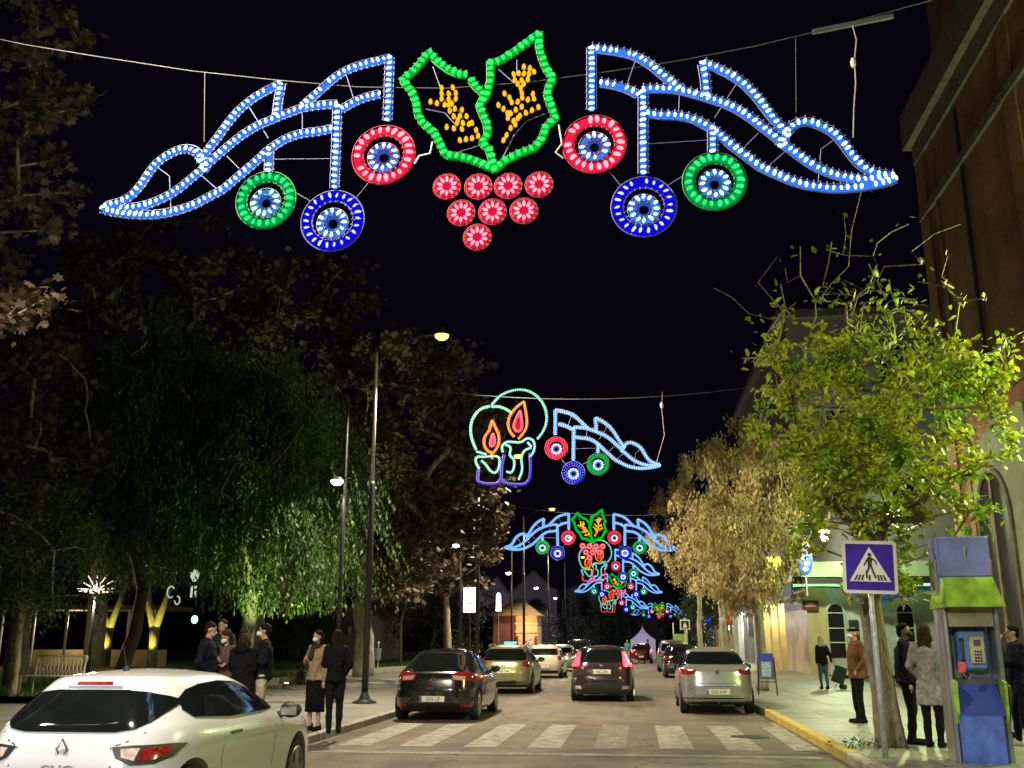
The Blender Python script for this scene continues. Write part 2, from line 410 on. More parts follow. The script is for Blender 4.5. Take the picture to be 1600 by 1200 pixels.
def blades(name, n, region, h, m, parent=None):
    P = np.zeros((n, 3)); i = 0
    while i < n:
        x, y = region()
        P[i] = (x, y, .30); i += 1
    a = nr.rand(n) * 6.28; w = .012 + .012 * nr.rand(n); hh = h * (.5 + nr.rand(n)); ln = (nr.rand(n, 2) - .5) * h
    d = np.stack([np.cos(a) * w, np.sin(a) * w, np.zeros(n)], 1)
    t = P + np.stack([ln[:, 0], ln[:, 1], hh], 1)
    V = np.stack([P - d, P + d, t], 1).reshape(-1, 3)
    me = bpy.data.meshes.new(name); me.vertices.add(3 * n); me.vertices.foreach_set('co', V.ravel().astype('f4'))
    me.loops.add(3 * n); me.loops.foreach_set('vertex_index', np.arange(3 * n, dtype='i4'))
    me.polygons.add(n); me.polygons.foreach_set('loop_start', np.arange(0, 3 * n, 3, dtype='i4'))
    me.update(); me.validate(); me.materials.append(m)
    return tag(link(name, me, parent), 'short green lawn grass behind the pale kerb of the park', 'grass', kind='stuff')
ys = [p[1] for p in lawn_edge]; xs = [p[0] for p in lawn_edge]
def reg():
    y = 24 + (nr.rand() ** 1.5) * 46
    return np.interp(y, ys, xs) - .12 - (nr.rand() ** 1.3) * 20, y
blades('grass', 60000, reg, .09, M['grass'])

# ================================================================== LEAVES AND TREES
TPL = {
 'ovate': ([(0, 0, 0), (.28, .35, .05), (0, .5, -.03), (-.28, .35, .05), (.2, .75, .02), (-.2, .75, .02), (0, 1, 0)], [(0, 1, 2), (0, 2, 3), (1, 4, 2), (3, 2, 5), (4, 6, 2), (5, 2, 6)]),
 'slim': ([(-.07, 0, 0), (.07, 0, 0), (.05, 1, 0), (-.05, 1, 0)], [(0, 1, 2, 3)]),
 'blade': ([(0, 0, 0), (.22, .45, .05), (0, 1, 0), (-.22, .45, .05)], [(0, 1, 2, 3)]),
 'plane': ([(0, 0, 0), (.22, .16, .02), (.55, .2, -.04), (.36, .42, 0), (.52, .72, -.05), (.2, .66, .02), (0, 1, -.05), (-.2, .66, .02), (-.52, .72, -.05), (-.36, .42, 0), (-.55, .2, -.04), (-.22, .16, .02), (0, .4, .04)],
           [(12, i, (i + 1) % 12) for i in range(12)]),
}
def leaf_mesh(name, kind, P, size, m, droop=0.0, var=.35):
    tv, tf = TPL[kind]; tv = np.array(tv, float); n = len(P); k = len(tv)
    a = nr.rand(n) * 2 * PI; pit = (nr.rand(n) - .5) * 2.4; rol = (nr.rand(n) - .5) * 2.0
    if droop: pit = -PI / 2 * droop + (nr.rand(n) - .5) * (1.6 * (1 - droop) + .5)
    s = size * (1 + var * (nr.rand(n) * 2 - 1))
    ca, sa, cp, sp, cr, sr = np.cos(a), np.sin(a), np.cos(pit), np.sin(pit), np.cos(rol), np.sin(rol)
    x, y, z = tv[:, 0][None], tv[:, 1][None], tv[:, 2][None]
    x1 = x * cr[:, None] + z * sr[:, None]; z1 = -x * sr[:, None] + z * cr[:, None]
    y2 = y * cp[:, None] - z1 * sp[:, None]; z2 = y * sp[:, None] + z1 * cp[:, None]
    x3 = x1 * ca[:, None] - y2 * sa[:, None]; y3 = x1 * sa[:, None] + y2 * ca[:, None]
    V = np.stack([x3, y3, z2], 2) * s[:, None, None] + P[:, None, :]
    F = []; lt = [len(f) for f in tf]; flat = np.concatenate([np.array(f) for f in tf])
    LI = (flat[None] + (np.arange(n) * k)[:, None]).ravel()
    tot = np.tile(np.array(lt), n); st = np.concatenate([[0], np.cumsum(tot)[:-1]])
    me = bpy.data.meshes.new(name); me.vertices.add(n * k); me.vertices.foreach_set('co', V.ravel().astype('f4'))
    me.loops.add(len(LI)); me.loops.foreach_set('vertex_index', LI.astype('i4'))
    me.polygons.add(len(tot)); me.polygons.foreach_set('loop_start', st.astype('i4'))
    me.update(); me.validate(); me.materials.append(m)
    return me
def single_leaves(kind, P, size, m, parent, name='leaf'):
    tv, tf = TPL[kind]; me = bpy.data.meshes.new(name); me.from_pydata(tv, [], tf); me.update(); me.materials.append(m)
    for p in P:
        o = link(name, me, parent); o.location = p; s = size * rnd.uniform(.7, 1.3); o.scale = (s, s, s)
        o.rotation_euler = (rnd.uniform(-1.3, .6), rnd.uniform(-.8, .8), rnd.uniform(0, 6.28))
def branches(top, attr, jit=.035, maxseg=.38):
    nodes = [Vector(top)]; par = [-1]; tips = []
    attr = sorted([Vector(a) for a in attr], key=lambda a: (a - nodes[0]).length)
    for a in attr:
        best, bi = 1e9, 0
        for i, q in enumerate(nodes):
            d = (a - q); c = d.length + max(0, -d.z) * 1.5 + .10 * (q - nodes[0]).length
            if c < best: best, bi = c, i
        q = nodes[bi]; d = a - q; k = max(1, int(d.length / maxseg)); last = bi
        for s in range(1, k + 1):
            p = q + d * s / k
            if s < k: p = p + Vector((rnd.gauss(0, jit), rnd.gauss(0, jit), rnd.gauss(0, jit) * .6 + .06 * d.length * math.sin(PI * s / k)))
            nodes.append(p); par.append(last); last = len(nodes) - 1
        tips.append(last)
    return nodes, par, tips
def wood(mb, nodes, par, r0, rt=.0045, expo=.66, n=6):
    w = [0.0] * len(nodes); kids = [0] * len(nodes)
    for i in range(len(nodes) - 1, -1, -1):
        if kids[i] == 0: w[i] = 1.0
        if par[i] >= 0: w[par[i]] += w[i]; kids[par[i]] += 1
    R = [rt + (r0 - rt) * (x / w[0]) ** expo for x in w]
    for i in range(1, len(nodes)):
        p = par[i]; ra = min(R[p], R[i] * 1.6)
        mb.tube([nodes[p], nodes[i]], [ra, R[i]], n if R[i] > .03 else 4, caps=False)
    return R
def trunk_path(mb, pts, rad, n=14, rough=.08):
    # flared, uneven trunk
    pts = [Vector(p) for p in pts]; fine = []; rr = []
    for i in range(len(pts) - 1):
        for s in range(4):
            t = s / 4; fine.append(pts[i].lerp(pts[i + 1], t)); rr.append(rad[i] * (1 - t) + rad[i + 1] * t)
    fine.append(pts[-1]); rr.append(rad[-1]); o = len(mb.v); mb.tube(fine, rr, n)
    for i in range(o, len(mb.v)):
        v = Vector(mb.v[i]); k = noise.noise(v * Vector((5, 5, 1.6)).x * .6) * rough
        c = min(fine, key=lambda q: (q - v).length_squared); d = v - c; d.z = 0
        mb.v[i] = tuple(v + d * k * 3)
def ell_pts(n, c, r, hollow=0.0, zmin=-1e9):
    out = []
    while len(out) < n:
        v = Vector((rnd.uniform(-1, 1), rnd.uniform(-1, 1), rnd.uniform(-1, 1)))
        if hollow < v.length < 1:
            p = Vector((c[0] + v.x * r[0], c[1] + v.y * r[1], c[2] + v.z * r[2]))
            if p.z > zmin: out.append(p)
    return out
def tree(name, label, base, trunk, rads, attr, leaf, nleaf, spread, size, lm, wm, cat='tree', group=None, droop=0., singles=0, single_front=None, tipw=None, n_on_twig=.5):
    b = Vector(base); root = empty(name, b, 0, label, cat, group)
    tm = MB(); trunk_path(tm, trunk, rads); tm.build('trunk', wm, root, smooth=True, world=True, fix=False)
    nodes, par, tips = branches(trunk[-1], attr)
    wmb = MB(); wood(wmb, nodes, par, rads[-1] * .95); br = wmb.build('branches', wm if wm != M['bark'] else M['bark'], root, smooth=True, world=True, fix=False)
    br.name = 'limb'
    if nleaf:
        T = np.array([nodes[t] for t in tips]); A = np.array([tuple(nodes[i]) for i in range(len(nodes))])
        wts = np.ones(len(T)) if tipw is None else np.array([tipw(Vector(t)) for t in T]); wts = wts / wts.sum()
        n1 = int(nleaf * (1 - n_on_twig)); idx = nr.choice(len(T), n1, p=wts)
        P1 = T[idx] + nr.randn(n1, 3) * np.array(spread)
        n2 = nleaf - n1; idx = nr.choice(len(T), n2, p=wts)
        # along the last stretch of twig
        pt = np.array([tuple(nodes[par[tips[i]]]) if par[tips[i]] >= 0 else tuple(nodes[tips[i]]) for i in range(len(tips))])
        u = nr.rand(n2, 1); P2 = T[idx] * (1 - u) + pt[idx] * u + nr.randn(n2, 3) * np.array(spread) * .7
        P = np.concatenate([P1, P2]); P = P[P[:, 2] > b.z + .4]
        if singles:
            key = P[:, 1] if single_front is None else np.array([single_front(p) for p in P])
            o_ = np.argsort(key); fr = P[o_[:singles]]; P = P[o_[singles:]]
            single_leaves(leaf, [Vector(p) - b for p in fr], size, lm, root)
        me = leaf_mesh('foliage', leaf, P - np.array(b), size, lm, droop)
        tag(link('foliage', me, root), kind='stuff')
    return root
# ================================================================== HANGING LIGHT MOTIFS
Y1 = 9.2
GLOW = {  # first of each pair: emissive tube standing in for the bulbs' spill and bloom
 'blue': (emat('blue_glow_tube', (.03, .17, .88), 1.0), emat('white_blue_bulb', (.42, .68, 1.0), 3.0)),
 'deep': (emat('deep_blue_glow_tube', (.006, .002, .50), 1.0), emat('blue_bulb', (.30, .42, 1.0), 2.0)),
 'red': (emat('red_glow_tube', (.75, .012, .05), 1.0), emat('red_bulb', (1.0, .32, .38), 1.5)),
 'green': (emat('green_glow_tube', (.0, .30, .06), 1.0), emat('green_bulb', (.03, .72, .20), 1.05)),
 'holly': (emat('holly_green_glow_tube', (.0, .42, .012), 1.0), emat('holly_green_bulb', (.03, .78, .14), 1.1)),
 'gold': (emat('gold_glow_tube', (.13, .055, .0), 1.0), emat('gold_bulb', (1.0, .46, .015), 1.1)),
 'mint': (emat('mint_glow_tube', (.12, .45, .36), 1.0), emat('mint_bulb', (.50, 1.0, .85), 2.0)),
 'base': (emat('base_blue_glow_tube', (.03, .012, .62), 1.0), emat('base_blue_bulb', (.10, .09, 1.0), 1.3)),
 'flame': (emat('flame_orange_glow_tube', (.75, .17, .0), 1.0), emat('flame_orange_bulb', (1.0, .48, .02), 1.9)),
 'white': (emat('pale_blue_glow_tube', (.18, .42, .90), 1.0), emat('pale_blue_bulb', (.62, .86, 1.0), 2.4)),
}
BULB_PROF = [(.005, -.030), (.0135, -.021), (.0160, -.002), (.014, .014), (.008, .026), (.002, .031)]
bulb_hi = {k: MB().lathe(BULB_PROF, n=7).mesh('bulb', v[1], True) for k, v in GLOW.items()}
bulb_big = {k: MB().lathe([(r * 1.45, z * 1.25) for r, z in BULB_PROF], n=8).mesh('bulb', v[1], True) for k, v in GLOW.items()}
ORG = Vector((-1.30, Y1, 6.2))
def loc1(u, v, x0, y0, s):        # pixel of an enlarged view -> local point of the motif plane
    p = at(x0 + u * s, y0 + v * s, Y1) - ORG
    return (p.x, p.z)
def resample(pts, step, closed=False):
    pts = [Vector((p[0], p[1])) for p in pts]
    if closed: pts = pts + [pts[0]]
    out = [pts[0].copy()]; acc = 0
    L = sum((pts[i + 1] - pts[i]).length for i in range(len(pts) - 1)); k = max(1, round(L / step)); st = L / k; need = st; pos = 0
    for i in range(len(pts) - 1):
        a, b = pts[i], pts[i + 1]; d = (b - a).length
        while need <= pos + d + 1e-9 and d > 0:
            out.append(a + (b - a) * ((need - pos) / d)); need += st
        pos += d
    if closed and len(out) > 1: out.pop()
    return out
def smooth_pts(pts, it=2):
    pts = [Vector((p[0], p[1])) for p in pts]
    for _ in range(it):
        o = [pts[0]]
        for i in range(len(pts) - 1):
            a, b = pts[i], pts[i + 1]; o += [a * .75 + b * .25, a * .25 + b * .75]
        o.append(pts[-1]); pts = o
    return pts
def circ(c, r, n=40): return [(c[0] + r * math.cos(2 * PI * i / n), c[1] + r * math.sin(2 * PI * i / n)) for i in range(n)]
V3 = lambda p, y=0.0: Vector((p[0], y, p[1]))
class Strip:
    """one bent strip of the frame: two wires with rungs, a tube of painted bulb glow between them and bulbs across"""
    def __init__(s, pts, col, closed=False, half=.049, tube=.033, step=.066, smooth=True, big=False, up=False, wires=True):
        s.col = col; s.closed = closed; s.half = half; s.r = tube; s.big = big; s.wires = wires
        p = smooth_pts(pts) if smooth and not closed and len(pts) > 2 else [Vector((q[0], q[1])) for q in pts]
        s.path = resample(p, .035, closed); s.bul = resample(p, step, closed)
        s.up = up
    def nrm(s, P, i):
        m = len(P)
        d = (P[(i + 1) % m] - P[i - 1]) if s.closed else (P[min(i + 1, m - 1)] - P[max(i - 1, 0)])
        if d.length < 1e-9: d = Vector((1, 0))
        d.normalize(); return Vector((-d.y, d.x)), d
    def frame(s, mb):
        if not s.wires: return
        for sg in (-1, 1):
            pts = []
            for i, p in enumerate(s.path):
                nn, d = s.nrm(s.path, i); pts.append(V3(p + nn * s.half * sg, .012))
            mb.tube(pts, .0058, 4, closed=s.closed)
            for i, p in enumerate(s.bul):     # little sockets outside the wire
                nn, d = s.nrm(s.bul, i)
                if sg > 0: mb.tube([V3(p + nn * (s.half - .004), 0), V3(p + nn * (s.half + .016), 0)], .006, 4)
        for i, p in enumerate(s.bul):
            nn, d = s.nrm(s.bul, i); mb.tube([V3(p - nn * s.half, .012), V3(p + nn * s.half, .012)], .0028, 3)
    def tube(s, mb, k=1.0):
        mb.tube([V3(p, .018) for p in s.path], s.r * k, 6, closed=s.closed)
    def bulbs(s, parent):
        me = (bulb_big if s.big else bulb_hi)[s.col]
        for i, p in enumerate(s.bul):
            nn, d = s.nrm(s.bul, i)
            if nn.y > 0: nn = -nn
            if rnd.random() < .015: continue
            o = link('bulb', me, parent); o.location = V3(p + nn * rnd.uniform(-.004, .004) + d * rnd.uniform(-.006, .006), -.012); s_ = rnd.uniform(.85, 1.12); o.scale = (s_, s_, s_)
            o.rotation_euler = V3(nn + d * rnd.uniform(-.35, .35), -.25 + rnd.uniform(-.25, .25)).to_track_quat('Z', 'Y').to_euler()
    def bulbs_joined(s, mb, k=1.0):
        for i, p in enumerate(s.bul):
            nn, d = s.nrm(s.bul, i); c = V3(p, -.012); a = V3(nn) * .024 * k; w = V3(d) * .013 * k; y = Vector((0, .013 * k, 0))
            mb.add([c - a, c + w, c + y, c - w, c - y, c + a], [(0, 1, 2), (0, 2, 3), (0, 3, 4), (0, 4, 1), (5, 2, 1), (5, 3, 2), (5, 4, 3), (5, 1, 4)])

S3 = .3625; R_ = lambda u, v: loc1(u, v, 870, 20, S3)
WING = [
 ([(150, 415), (150, 280), (150, 150)], 0), ([(150, 150), (190, 155), (265, 165), (330, 180), (390, 210), (445, 255), (500, 300), (528, 322)], 1),
 ([(190, 300), (255, 310), (310, 328), (350, 350)], 1),
 ([(375, 327), (430, 325), (490, 327), (525, 330), (560, 338), (610, 352), (660, 368), (730, 390), (790, 420), (850, 460), (900, 500), (940, 530), (980, 565), (1040, 610), (1110, 660), (1180, 690), (1240, 708), (1310, 718), (1370, 715), (1420, 705), (1450, 705)], 1),
 ([(372, 340), (372, 510), (372, 690)], 0),
 ([(395, 432), (450, 440), (520, 440), (590, 455), (640, 480), (680, 505), (720, 540), (770, 580), (830, 625), (880, 665), (940, 690), (1010, 722), (1070, 740), (1140, 752), (1210, 757), (1280, 752), (1350, 742), (1420, 728), (1460, 712)], 1),
 ([(628, 218), (640, 280), (645, 352)], 1), ([(635, 215), (700, 240), (760, 270), (810, 305), (860, 355), (900, 410), (940, 460), (975, 500), (1000, 530)], 1),
 ([(965, 575), (985, 520), (1010, 488), (1040, 470), (1085, 466), (1130, 480), (1190, 510), (1230, 550), (1270, 610), (1320, 665), (1380, 690), (1445, 700)], 1),
 ([(672, 500), (672, 595)], 0)]
BRACES = [((350, 170), (300, 315)), ((790, 280), (680, 450)), ((870, 515), (810, 575)), ((990, 590), (905, 665)), ((1215, 530), (1140, 585)), ((1140, 585), (1125, 755)), ((530, 330), (525, 440)), ((395, 562), (660, 545)), ((225, 680), (275, 740)), ((480, 740), (545, 700))]
RINGS = [('red', (162, 563), 115, 37), ('deep', (375, 833), 118, 37), ('green', (680, 724), 115, 37)]
def wing_geo(T):
    """strips, braces and rings in local (x, z) after the transform T"""
    st = [Strip([T(R_(*p)) for p in pl], 'blue', smooth=bool(c)) for pl, c in WING]
    br = [[T(R_(*a)), T(R_(*b))] for a, b in BRACES]
    rg = []
    for col, c, ro, _ in RINGS:
        q = T(R_(*c)); e = T(R_(c[0] + ro, c[1])); r = math.hypot(e[0] - q[0], e[1] - q[1]) * .985
        rg.append((col, q, r))
    return st, br, rg
# the mirrored wing, fitted through three measured points of the photograph's other wing
idT = lambda p: p
srcP = [R_(1460, 712), R_(162, 563), R_(150, 150)]
dstP = [(lambda q: (q.x, q.z))(at(x, y, Y1) - ORG) for x, y in ((160, 325), (599, 241), (609, 90))]
A_ = np.array([[p[0], p[1], 1] for p in srcP]); AX = np.linalg.solve(A_, np.array([d[0] for d in dstP])); AZ = np.linalg.solve(A_, np.array([d[1] for d in dstP]))
mirT = lambda p: (AX[0] * p[0] + AX[1] * p[1] + AX[2], AZ[0] * p[0] + AZ[1] * p[1] + AZ[2])
def ring(col, c, r, parent, detail, coln='white_blue'):
    bandw = .036
    inner = (c[0], c[1] - .03); ri = r * .48
    ncol = {'red': 'ring', 'green': 'ring', 'deep': 'ring'}[col]
    a = Strip(circ(c, r), col, True, half=.060, tube=.040, step=2 * PI * r / 22, big=(col != 'deep'))
    b = Strip(circ(inner, ri, 28), 'blue', True, half=.036, tube=.012, step=2 * PI * ri / 12)
    b.r = .022
    if detail == 0: a.r *= 1.3; b.r *= 1.1
    fr = MB(); a.frame(fr); b.frame(fr); o = fr.build('ring_frame', M[{'red': 'wire_red', 'green': 'wire_green'}.get(col, 'wire')], parent, fix=False)
    tb = MB(); a.tube(tb); tb.build('glow_tube', GLOW[col][0], o, smooth=True, fix=False)
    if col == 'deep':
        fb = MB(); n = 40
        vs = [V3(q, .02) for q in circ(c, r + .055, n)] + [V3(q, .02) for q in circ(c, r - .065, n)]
        fb.add(vs, [(i, (i + 1) % n, n + (i + 1) % n, n + i) for i in range(n)]); fb.build('painted_glow_band', GLOW['deep'][0], o, fix=False)
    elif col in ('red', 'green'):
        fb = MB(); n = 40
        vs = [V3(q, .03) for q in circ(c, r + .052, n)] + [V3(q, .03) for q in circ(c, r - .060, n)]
        fb.add(vs, [(i, (i + 1) % n, n + (i + 1) % n, n + i) for i in range(n)]); fb.build('painted_glow_band', DIMRED if col == 'red' else DIMGREEN, o, fix=False)
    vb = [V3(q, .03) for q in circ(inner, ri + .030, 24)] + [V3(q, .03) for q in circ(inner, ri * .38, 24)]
    MB().add(vb, [(i, (i + 1) % 24, 24 + (i + 1) % 24, 24 + i) for i in range(24)]).build('painted_glow_band', DIMBLUE, o, fix=False)
    tb = MB(); b.tube(tb); tb.build('glow_tube', GLOW['blue' if detail == 2 else 'white'][0], o, smooth=True, fix=False)
    if detail == 2: a.bulbs(o); b.bulbs(o)
    else:
        k = 1.3 if detail == 1 else 1.6
        mb = MB(); a.bulbs_joined(mb, k * .8); tag(mb.build('bulb', GLOW[col][1], o, fix=False), kind='stuff')
        mb = MB(); b.bulbs_joined(mb, k); tag(mb.build('bulb', GLOW['white'][1], o, fix=False), kind='stuff')
DIMBLUE = emat('blue_glow_band', (.015, .07, .34), 1.0)  # flat emissive fills, these three: bulb glow put into colour behind the bulbs
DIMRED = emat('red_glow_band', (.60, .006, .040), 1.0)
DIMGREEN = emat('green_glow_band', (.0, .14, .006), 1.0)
def wing(name, T, off, label, detail, group):
    st, br, rg = wing_geo(T)
    root = empty(name, ORG + off, 0, label, 'light motif', group)
    fr = MB(); [s.frame(fr) for s in st]; f = fr.build('wing_frame', M['wire'], root, fix=False)
    for a, b in br: MB().tube([V3(a, .015), V3(b, .015)], .0045, 4).build('brace', M['wire'], root, fix=False)
    tb = MB(); [s.tube(tb, (1.0, 1.25, 2.0)[2 - detail]) for s in st]; tb.build('glow_tube', GLOW['blue' if detail == 2 else 'white'][0], f, smooth=True, fix=False)
    if detail == 2: [s.bulbs(f) for s in st]
    else:
        mb = MB(); [s.bulbs_joined(mb, 1.25 if detail == 1 else 1.6) for s in st]; tag(mb.build('bulb', GLOW['blue' if detail == 1 else 'white'][1], f, fix=False), kind='stuff')
    for col, c, r in rg: ring(col, c, r, root, detail)
    return root
SH = .3168; H_ = lambda p: loc1(p[0], p[1], 600, 20, SH)
HOLLY = [
 [(545, 770), (500, 750), (440, 725), (370, 705), (305, 700), (280, 650), (250, 590), (195, 545), (168, 500), (160, 440), (140, 390), (110, 350), (90, 330), (140, 290), (185, 238), (222, 190), (260, 235), (320, 280), (370, 300), (405, 305)],
 [(430, 330), (455, 365), (485, 390), (495, 410), (470, 455), (488, 500), (508, 545), (512, 595), (480, 640), (515, 665), (530, 710), (545, 765)],
 [(545, 770), (600, 725), (670, 690), (740, 665), (780, 620), (800, 560), (848, 515), (822, 450), (805, 400), (815, 360), (835, 322), (805, 280), (780, 220), (765, 160), (768, 95), (720, 132), (670, 168), (610, 210), (565, 235), (525, 245)],
 [(525, 245), (525, 330), (510, 390), (490, 430)]]
GOLD = [(285, 372), (340, 370), (285, 400), (320, 400), (355, 397), (285, 425), (320, 427), (355, 425), (230, 440), (262, 448), (300, 455), (335, 450), (325, 485), (350, 475), (385, 480), (345, 512), (375, 510), (408, 512), (360, 545), (390, 545), (420, 550), (345, 572), (385, 575), (310, 565), (435, 545), (455, 580), (375, 630), (405, 625), (435, 620), (465, 608), (320, 455), (365, 530),
 (690, 268), (720, 275), (740, 292), (640, 305), (665, 300), (690, 302), (715, 303), (645, 333), (680, 335), (710, 330), (660, 352), (690, 352), (675, 372), (680, 397), (595, 400), (620, 420), (735, 402), (682, 420), (710, 430), (565, 457), (590, 475), (610, 497), (630, 443), (660, 440), (650, 480), (680, 465), (740, 425), (670, 510), (640, 535), (700, 495), (730, 482), (762, 467), (625, 497), (648, 552), (625, 570), (605, 605), (590, 630), (612, 520), (660, 522)]
GRAPES = [(310, 855), (465, 855), (612, 852), (765, 845), (380, 985), (535, 980), (690, 975), (460, 1105)]
def holly(name, off, label, detail, group):
    root = empty(name, ORG + off, 0, label, 'light motif', group)
    st = [Strip([H_(p) for p in pl], 'holly', smooth=False, half=.04, tube=.037, step=.074, big=True) for pl in HOLLY]
    fr = MB(); [s.frame(fr) for s in st]; f = fr.build('leaf_frame', M['wire_green'], root, fix=False)
    tb = MB(); [s.tube(tb, 1.0 if detail == 2 else 1.7) for s in st]; tb.build('glow_tube', GLOW['holly'][0], f, smooth=True, fix=False)
    gb = MB()
    for s in st:
        P = s.path; n = len(P); vs = []
        for i in range(n):
            nn, d = s.nrm(P, i); vs += [V3(P[i] + nn * .042, .034), V3(P[i] - nn * .042, .034)]
        gb.add(vs, [(2 * i, 2 * i + 2, 2 * i + 3, 2 * i + 1) for i in range(n - 1)])
    gb.build('painted_glow_band', DIMGREEN, f, fix=False)
    for pl in ([(205, 470), (300, 490), (345, 540)], [(300, 705), (470, 650)], [(580, 720), (640, 600), (700, 530), (800, 490)], [(240, 260), (290, 400)], [(655, 225), (655, 300)], [(560, 270), (640, 340)]):
        MB().tube([V3(H_(p), .02) for p in pl], .005, 4).build('brace', M['wire'], f, fix=False)
    gm = MB(); gp_ = [H_(p) for p in GOLD]
    for i, p in enumerate(gp_):
        for q in gp_[i + 1:]:
            if math.hypot(p[0] - q[0], p[1] - q[1]) < .078: gm.tube([V3(p, .02), V3(q, .02)], .010, 4)
    gr = gm.build('gold_leaf_frame', GLOW['gold'][0], root, fix=False)
    if detail == 2:
        [s.bulbs(f) for s in st]
        for p in gp_:
            for dx in (0.0,):
                o = link('bulb', bulb_big['gold'], gr); o.location = V3((p[0] + dx, p[1]), -.01); o.rotation_euler = (.3, rnd.uniform(-.25, .25), 0); o.scale = (.92, .92, .80)
    else:
        mb = MB(); [s.bulbs_joined(mb, 2.0) for s in st]; tag(mb.build('bulb', GLOW['holly'][1], f, fix=False), kind='stuff')
        mb = MB()
        for p in gp_: mb.ell(V3(p, -.01), (.034, .02, .034), 6, 4)
        tag(mb.build('bulb', GLOW['gold'][1], gr, fix=False), kind='stuff')
    for g_ in GRAPES:
        c = H_(g_); r = .135
        a = Strip(circ(c, r, 26), 'red', True, half=.008, tube=.007, step=2 * PI * r / 12)
        fr = MB(); a.frame(fr); o = fr.build('berry', M['wire_red'], root, fix=False)
        MB().lathe([(r * .92, 0), (r * .92, .012)], (c[0], .02, c[1]), 20, axis='Y').build('painted_glow_disc', DIMRED, o, fix=False)
        tb = MB(); a.tube(tb); tb.build('glow_tube', GLOW['red'][0], o, smooth=True, fix=False)
        if detail == 2:
            for k in range(10):
                t = 2 * PI * (k + .5) / 10; d = (math.cos(t), math.sin(t)); q = link('bulb', bulb_hi['red'], o)
                q.location = V3((c[0] + d[0] * .078, c[1] + d[1] * .078), -.005); q.rotation_euler = V3(d, -.2).to_track_quat('Z', 'Y').to_euler()
        else:
            mb = MB()
            for k in range(8):
                t = 2 * PI * (k + .5) / 8; mb.ell(V3((c[0] + math.cos(t) * .08, c[1] + math.sin(t) * .08), -.005), .024, 5, 4)
            tag(mb.build('bulb', GLOW['red'][1], o, fix=False), kind='stuff')
    return root
# candles, measured on the second motif
Y2 = 27.7; OFF2 = Vector((-1.83, Y2 - Y1, .42))
def C_(p):
    q = at(700 + p[0] * .2375, 580 + p[1] * .2375, Y2) - ORG - OFF2; return (q.x, q.z)
CANDLE = [
 ('halo', 'mint', [[(185, 515), (155, 450), (145, 370), (165, 300), (215, 245), (275, 230)], [(290, 235), (340, 232), (385, 250), (415, 272)], [(290, 220), (340, 160), (410, 128), (480, 118), (550, 135), (610, 185), (645, 250), (652, 320), (635, 385), (590, 445)]]),
 ('small_flame', 'flame', [[(290, 325), (312, 370), (335, 415), (337, 470), (315, 520), (290, 542), (255, 520), (235, 480), (240, 430), (268, 400), (280, 360), (290, 325)], [(290, 545), (290, 575)]]),
 ('small_flame_heart', 'red', [[(295, 410), (283, 445), (275, 480), (290, 500), (308, 480), (305, 440), (295, 410)]]),
 ('large_flame', 'flame', [[(500, 200), (450, 235), (405, 290), (393, 350), (408, 400), (435, 430)], [(465, 445), (500, 405), (522, 360), (518, 290), (500, 200)]]),
 ('large_flame_heart', 'red', [[(475, 260), (440, 325), (430, 370), (455, 402), (488, 385), (487, 325), (475, 260)]]),
 ('small_candle_wax', 'mint', [[(205, 640), (180, 600), (185, 562), (240, 565), (330, 555), (342, 590), (332, 650), (310, 672), (280, 660), (250, 615), (222, 590)], [(190, 530), (250, 548)]]),
 ('large_candle_wax', 'mint', [[(360, 530), (352, 495), (385, 462), (440, 468), (485, 470), (520, 438), (560, 450), (574, 490), (560, 540), (538, 562)], [(380, 485), (418, 500), (400, 555), (440, 580), (432, 650), (410, 672), (388, 660)], [(545, 505), (500, 520), (480, 570), (492, 650), (465, 712)], [(525, 470), (548, 495)]]),
 ('candle_stand', 'base', [[(200, 650), (190, 720), (230, 742), (330, 742), (352, 705), (350, 640), (370, 550)], [(352, 712), (380, 742), (480, 750), (530, 732), (546, 660), (540, 540)]])]
def candles(name, off, label, detail, group, base='base'):
    root = empty(name, ORG + off, 0, label, 'light motif', group)
    for nm, col, pls in CANDLE:
        if nm == 'candle_stand': col = base
        st = [Strip([C_(p) for p in pl], col, half=.032, tube=.026 if detail else .042, step=.055 if nm != 'halo' else .07) for pl in pls]
        fr = MB(); [s.frame(fr) for s in st]; f = fr.build(nm, M['wire_green' if col == 'mint' else ('wire_red' if col in ('flame', 'red') else 'wire')], root, fix=False)
        tb = MB(); [s.tube(tb, 1.2) for s in st]; tb.build('glow_tube', GLOW[col][0], f, smooth=True, fix=False)
        mb = MB(); [s.bulbs_joined(mb, 1.2 if detail else 1.6) for s in st]; tag(mb.build('bulb', GLOW[col][1], f, fix=False), kind='stuff')
        if 'heart' in nm:
            q = [C_(p) for p in pls[0]][:-1]; MB().plate(q, .02, .03).build('painted_glow_panel', DIMRED, f)
    return root
GW, GH, GC = 'feather-shaped wing lights with rings over the street', 'holly and berries lights over the street', 'twin candle lights over the street'
Z0 = Vector((0, 0, 0))
wing('light_wing', mirT, Z0, 'huge left wing of blue-white bulbs with red, blue and green rings, in the nearest arch', 2, GW)
wing('light_wing', idT, Z0, 'huge right wing of blue-white bulbs with red, blue and green rings, in the nearest arch', 2, GW)
holly('light_holly', Z0, 'huge pair of green holly leaves with gold centres above eight red berries', 2, GH)
wing('light_wing', idT, OFF2, 'blue-white wing beside the large candles that have a blue base', 1, GW)
candles('light_candles', OFF2, 'largest pair of candle lights, orange flames over a deep blue base', 1, GC)
O3 = Vector((-.63, 47.8 - Y1, -.10)); O4 = Vector((-.98, 68.3 - Y1, .05)); O5 = Vector((-.12, 95.5 - Y1, .14)); O6 = Vector((-1.23, 111.4 - Y1, -.75))
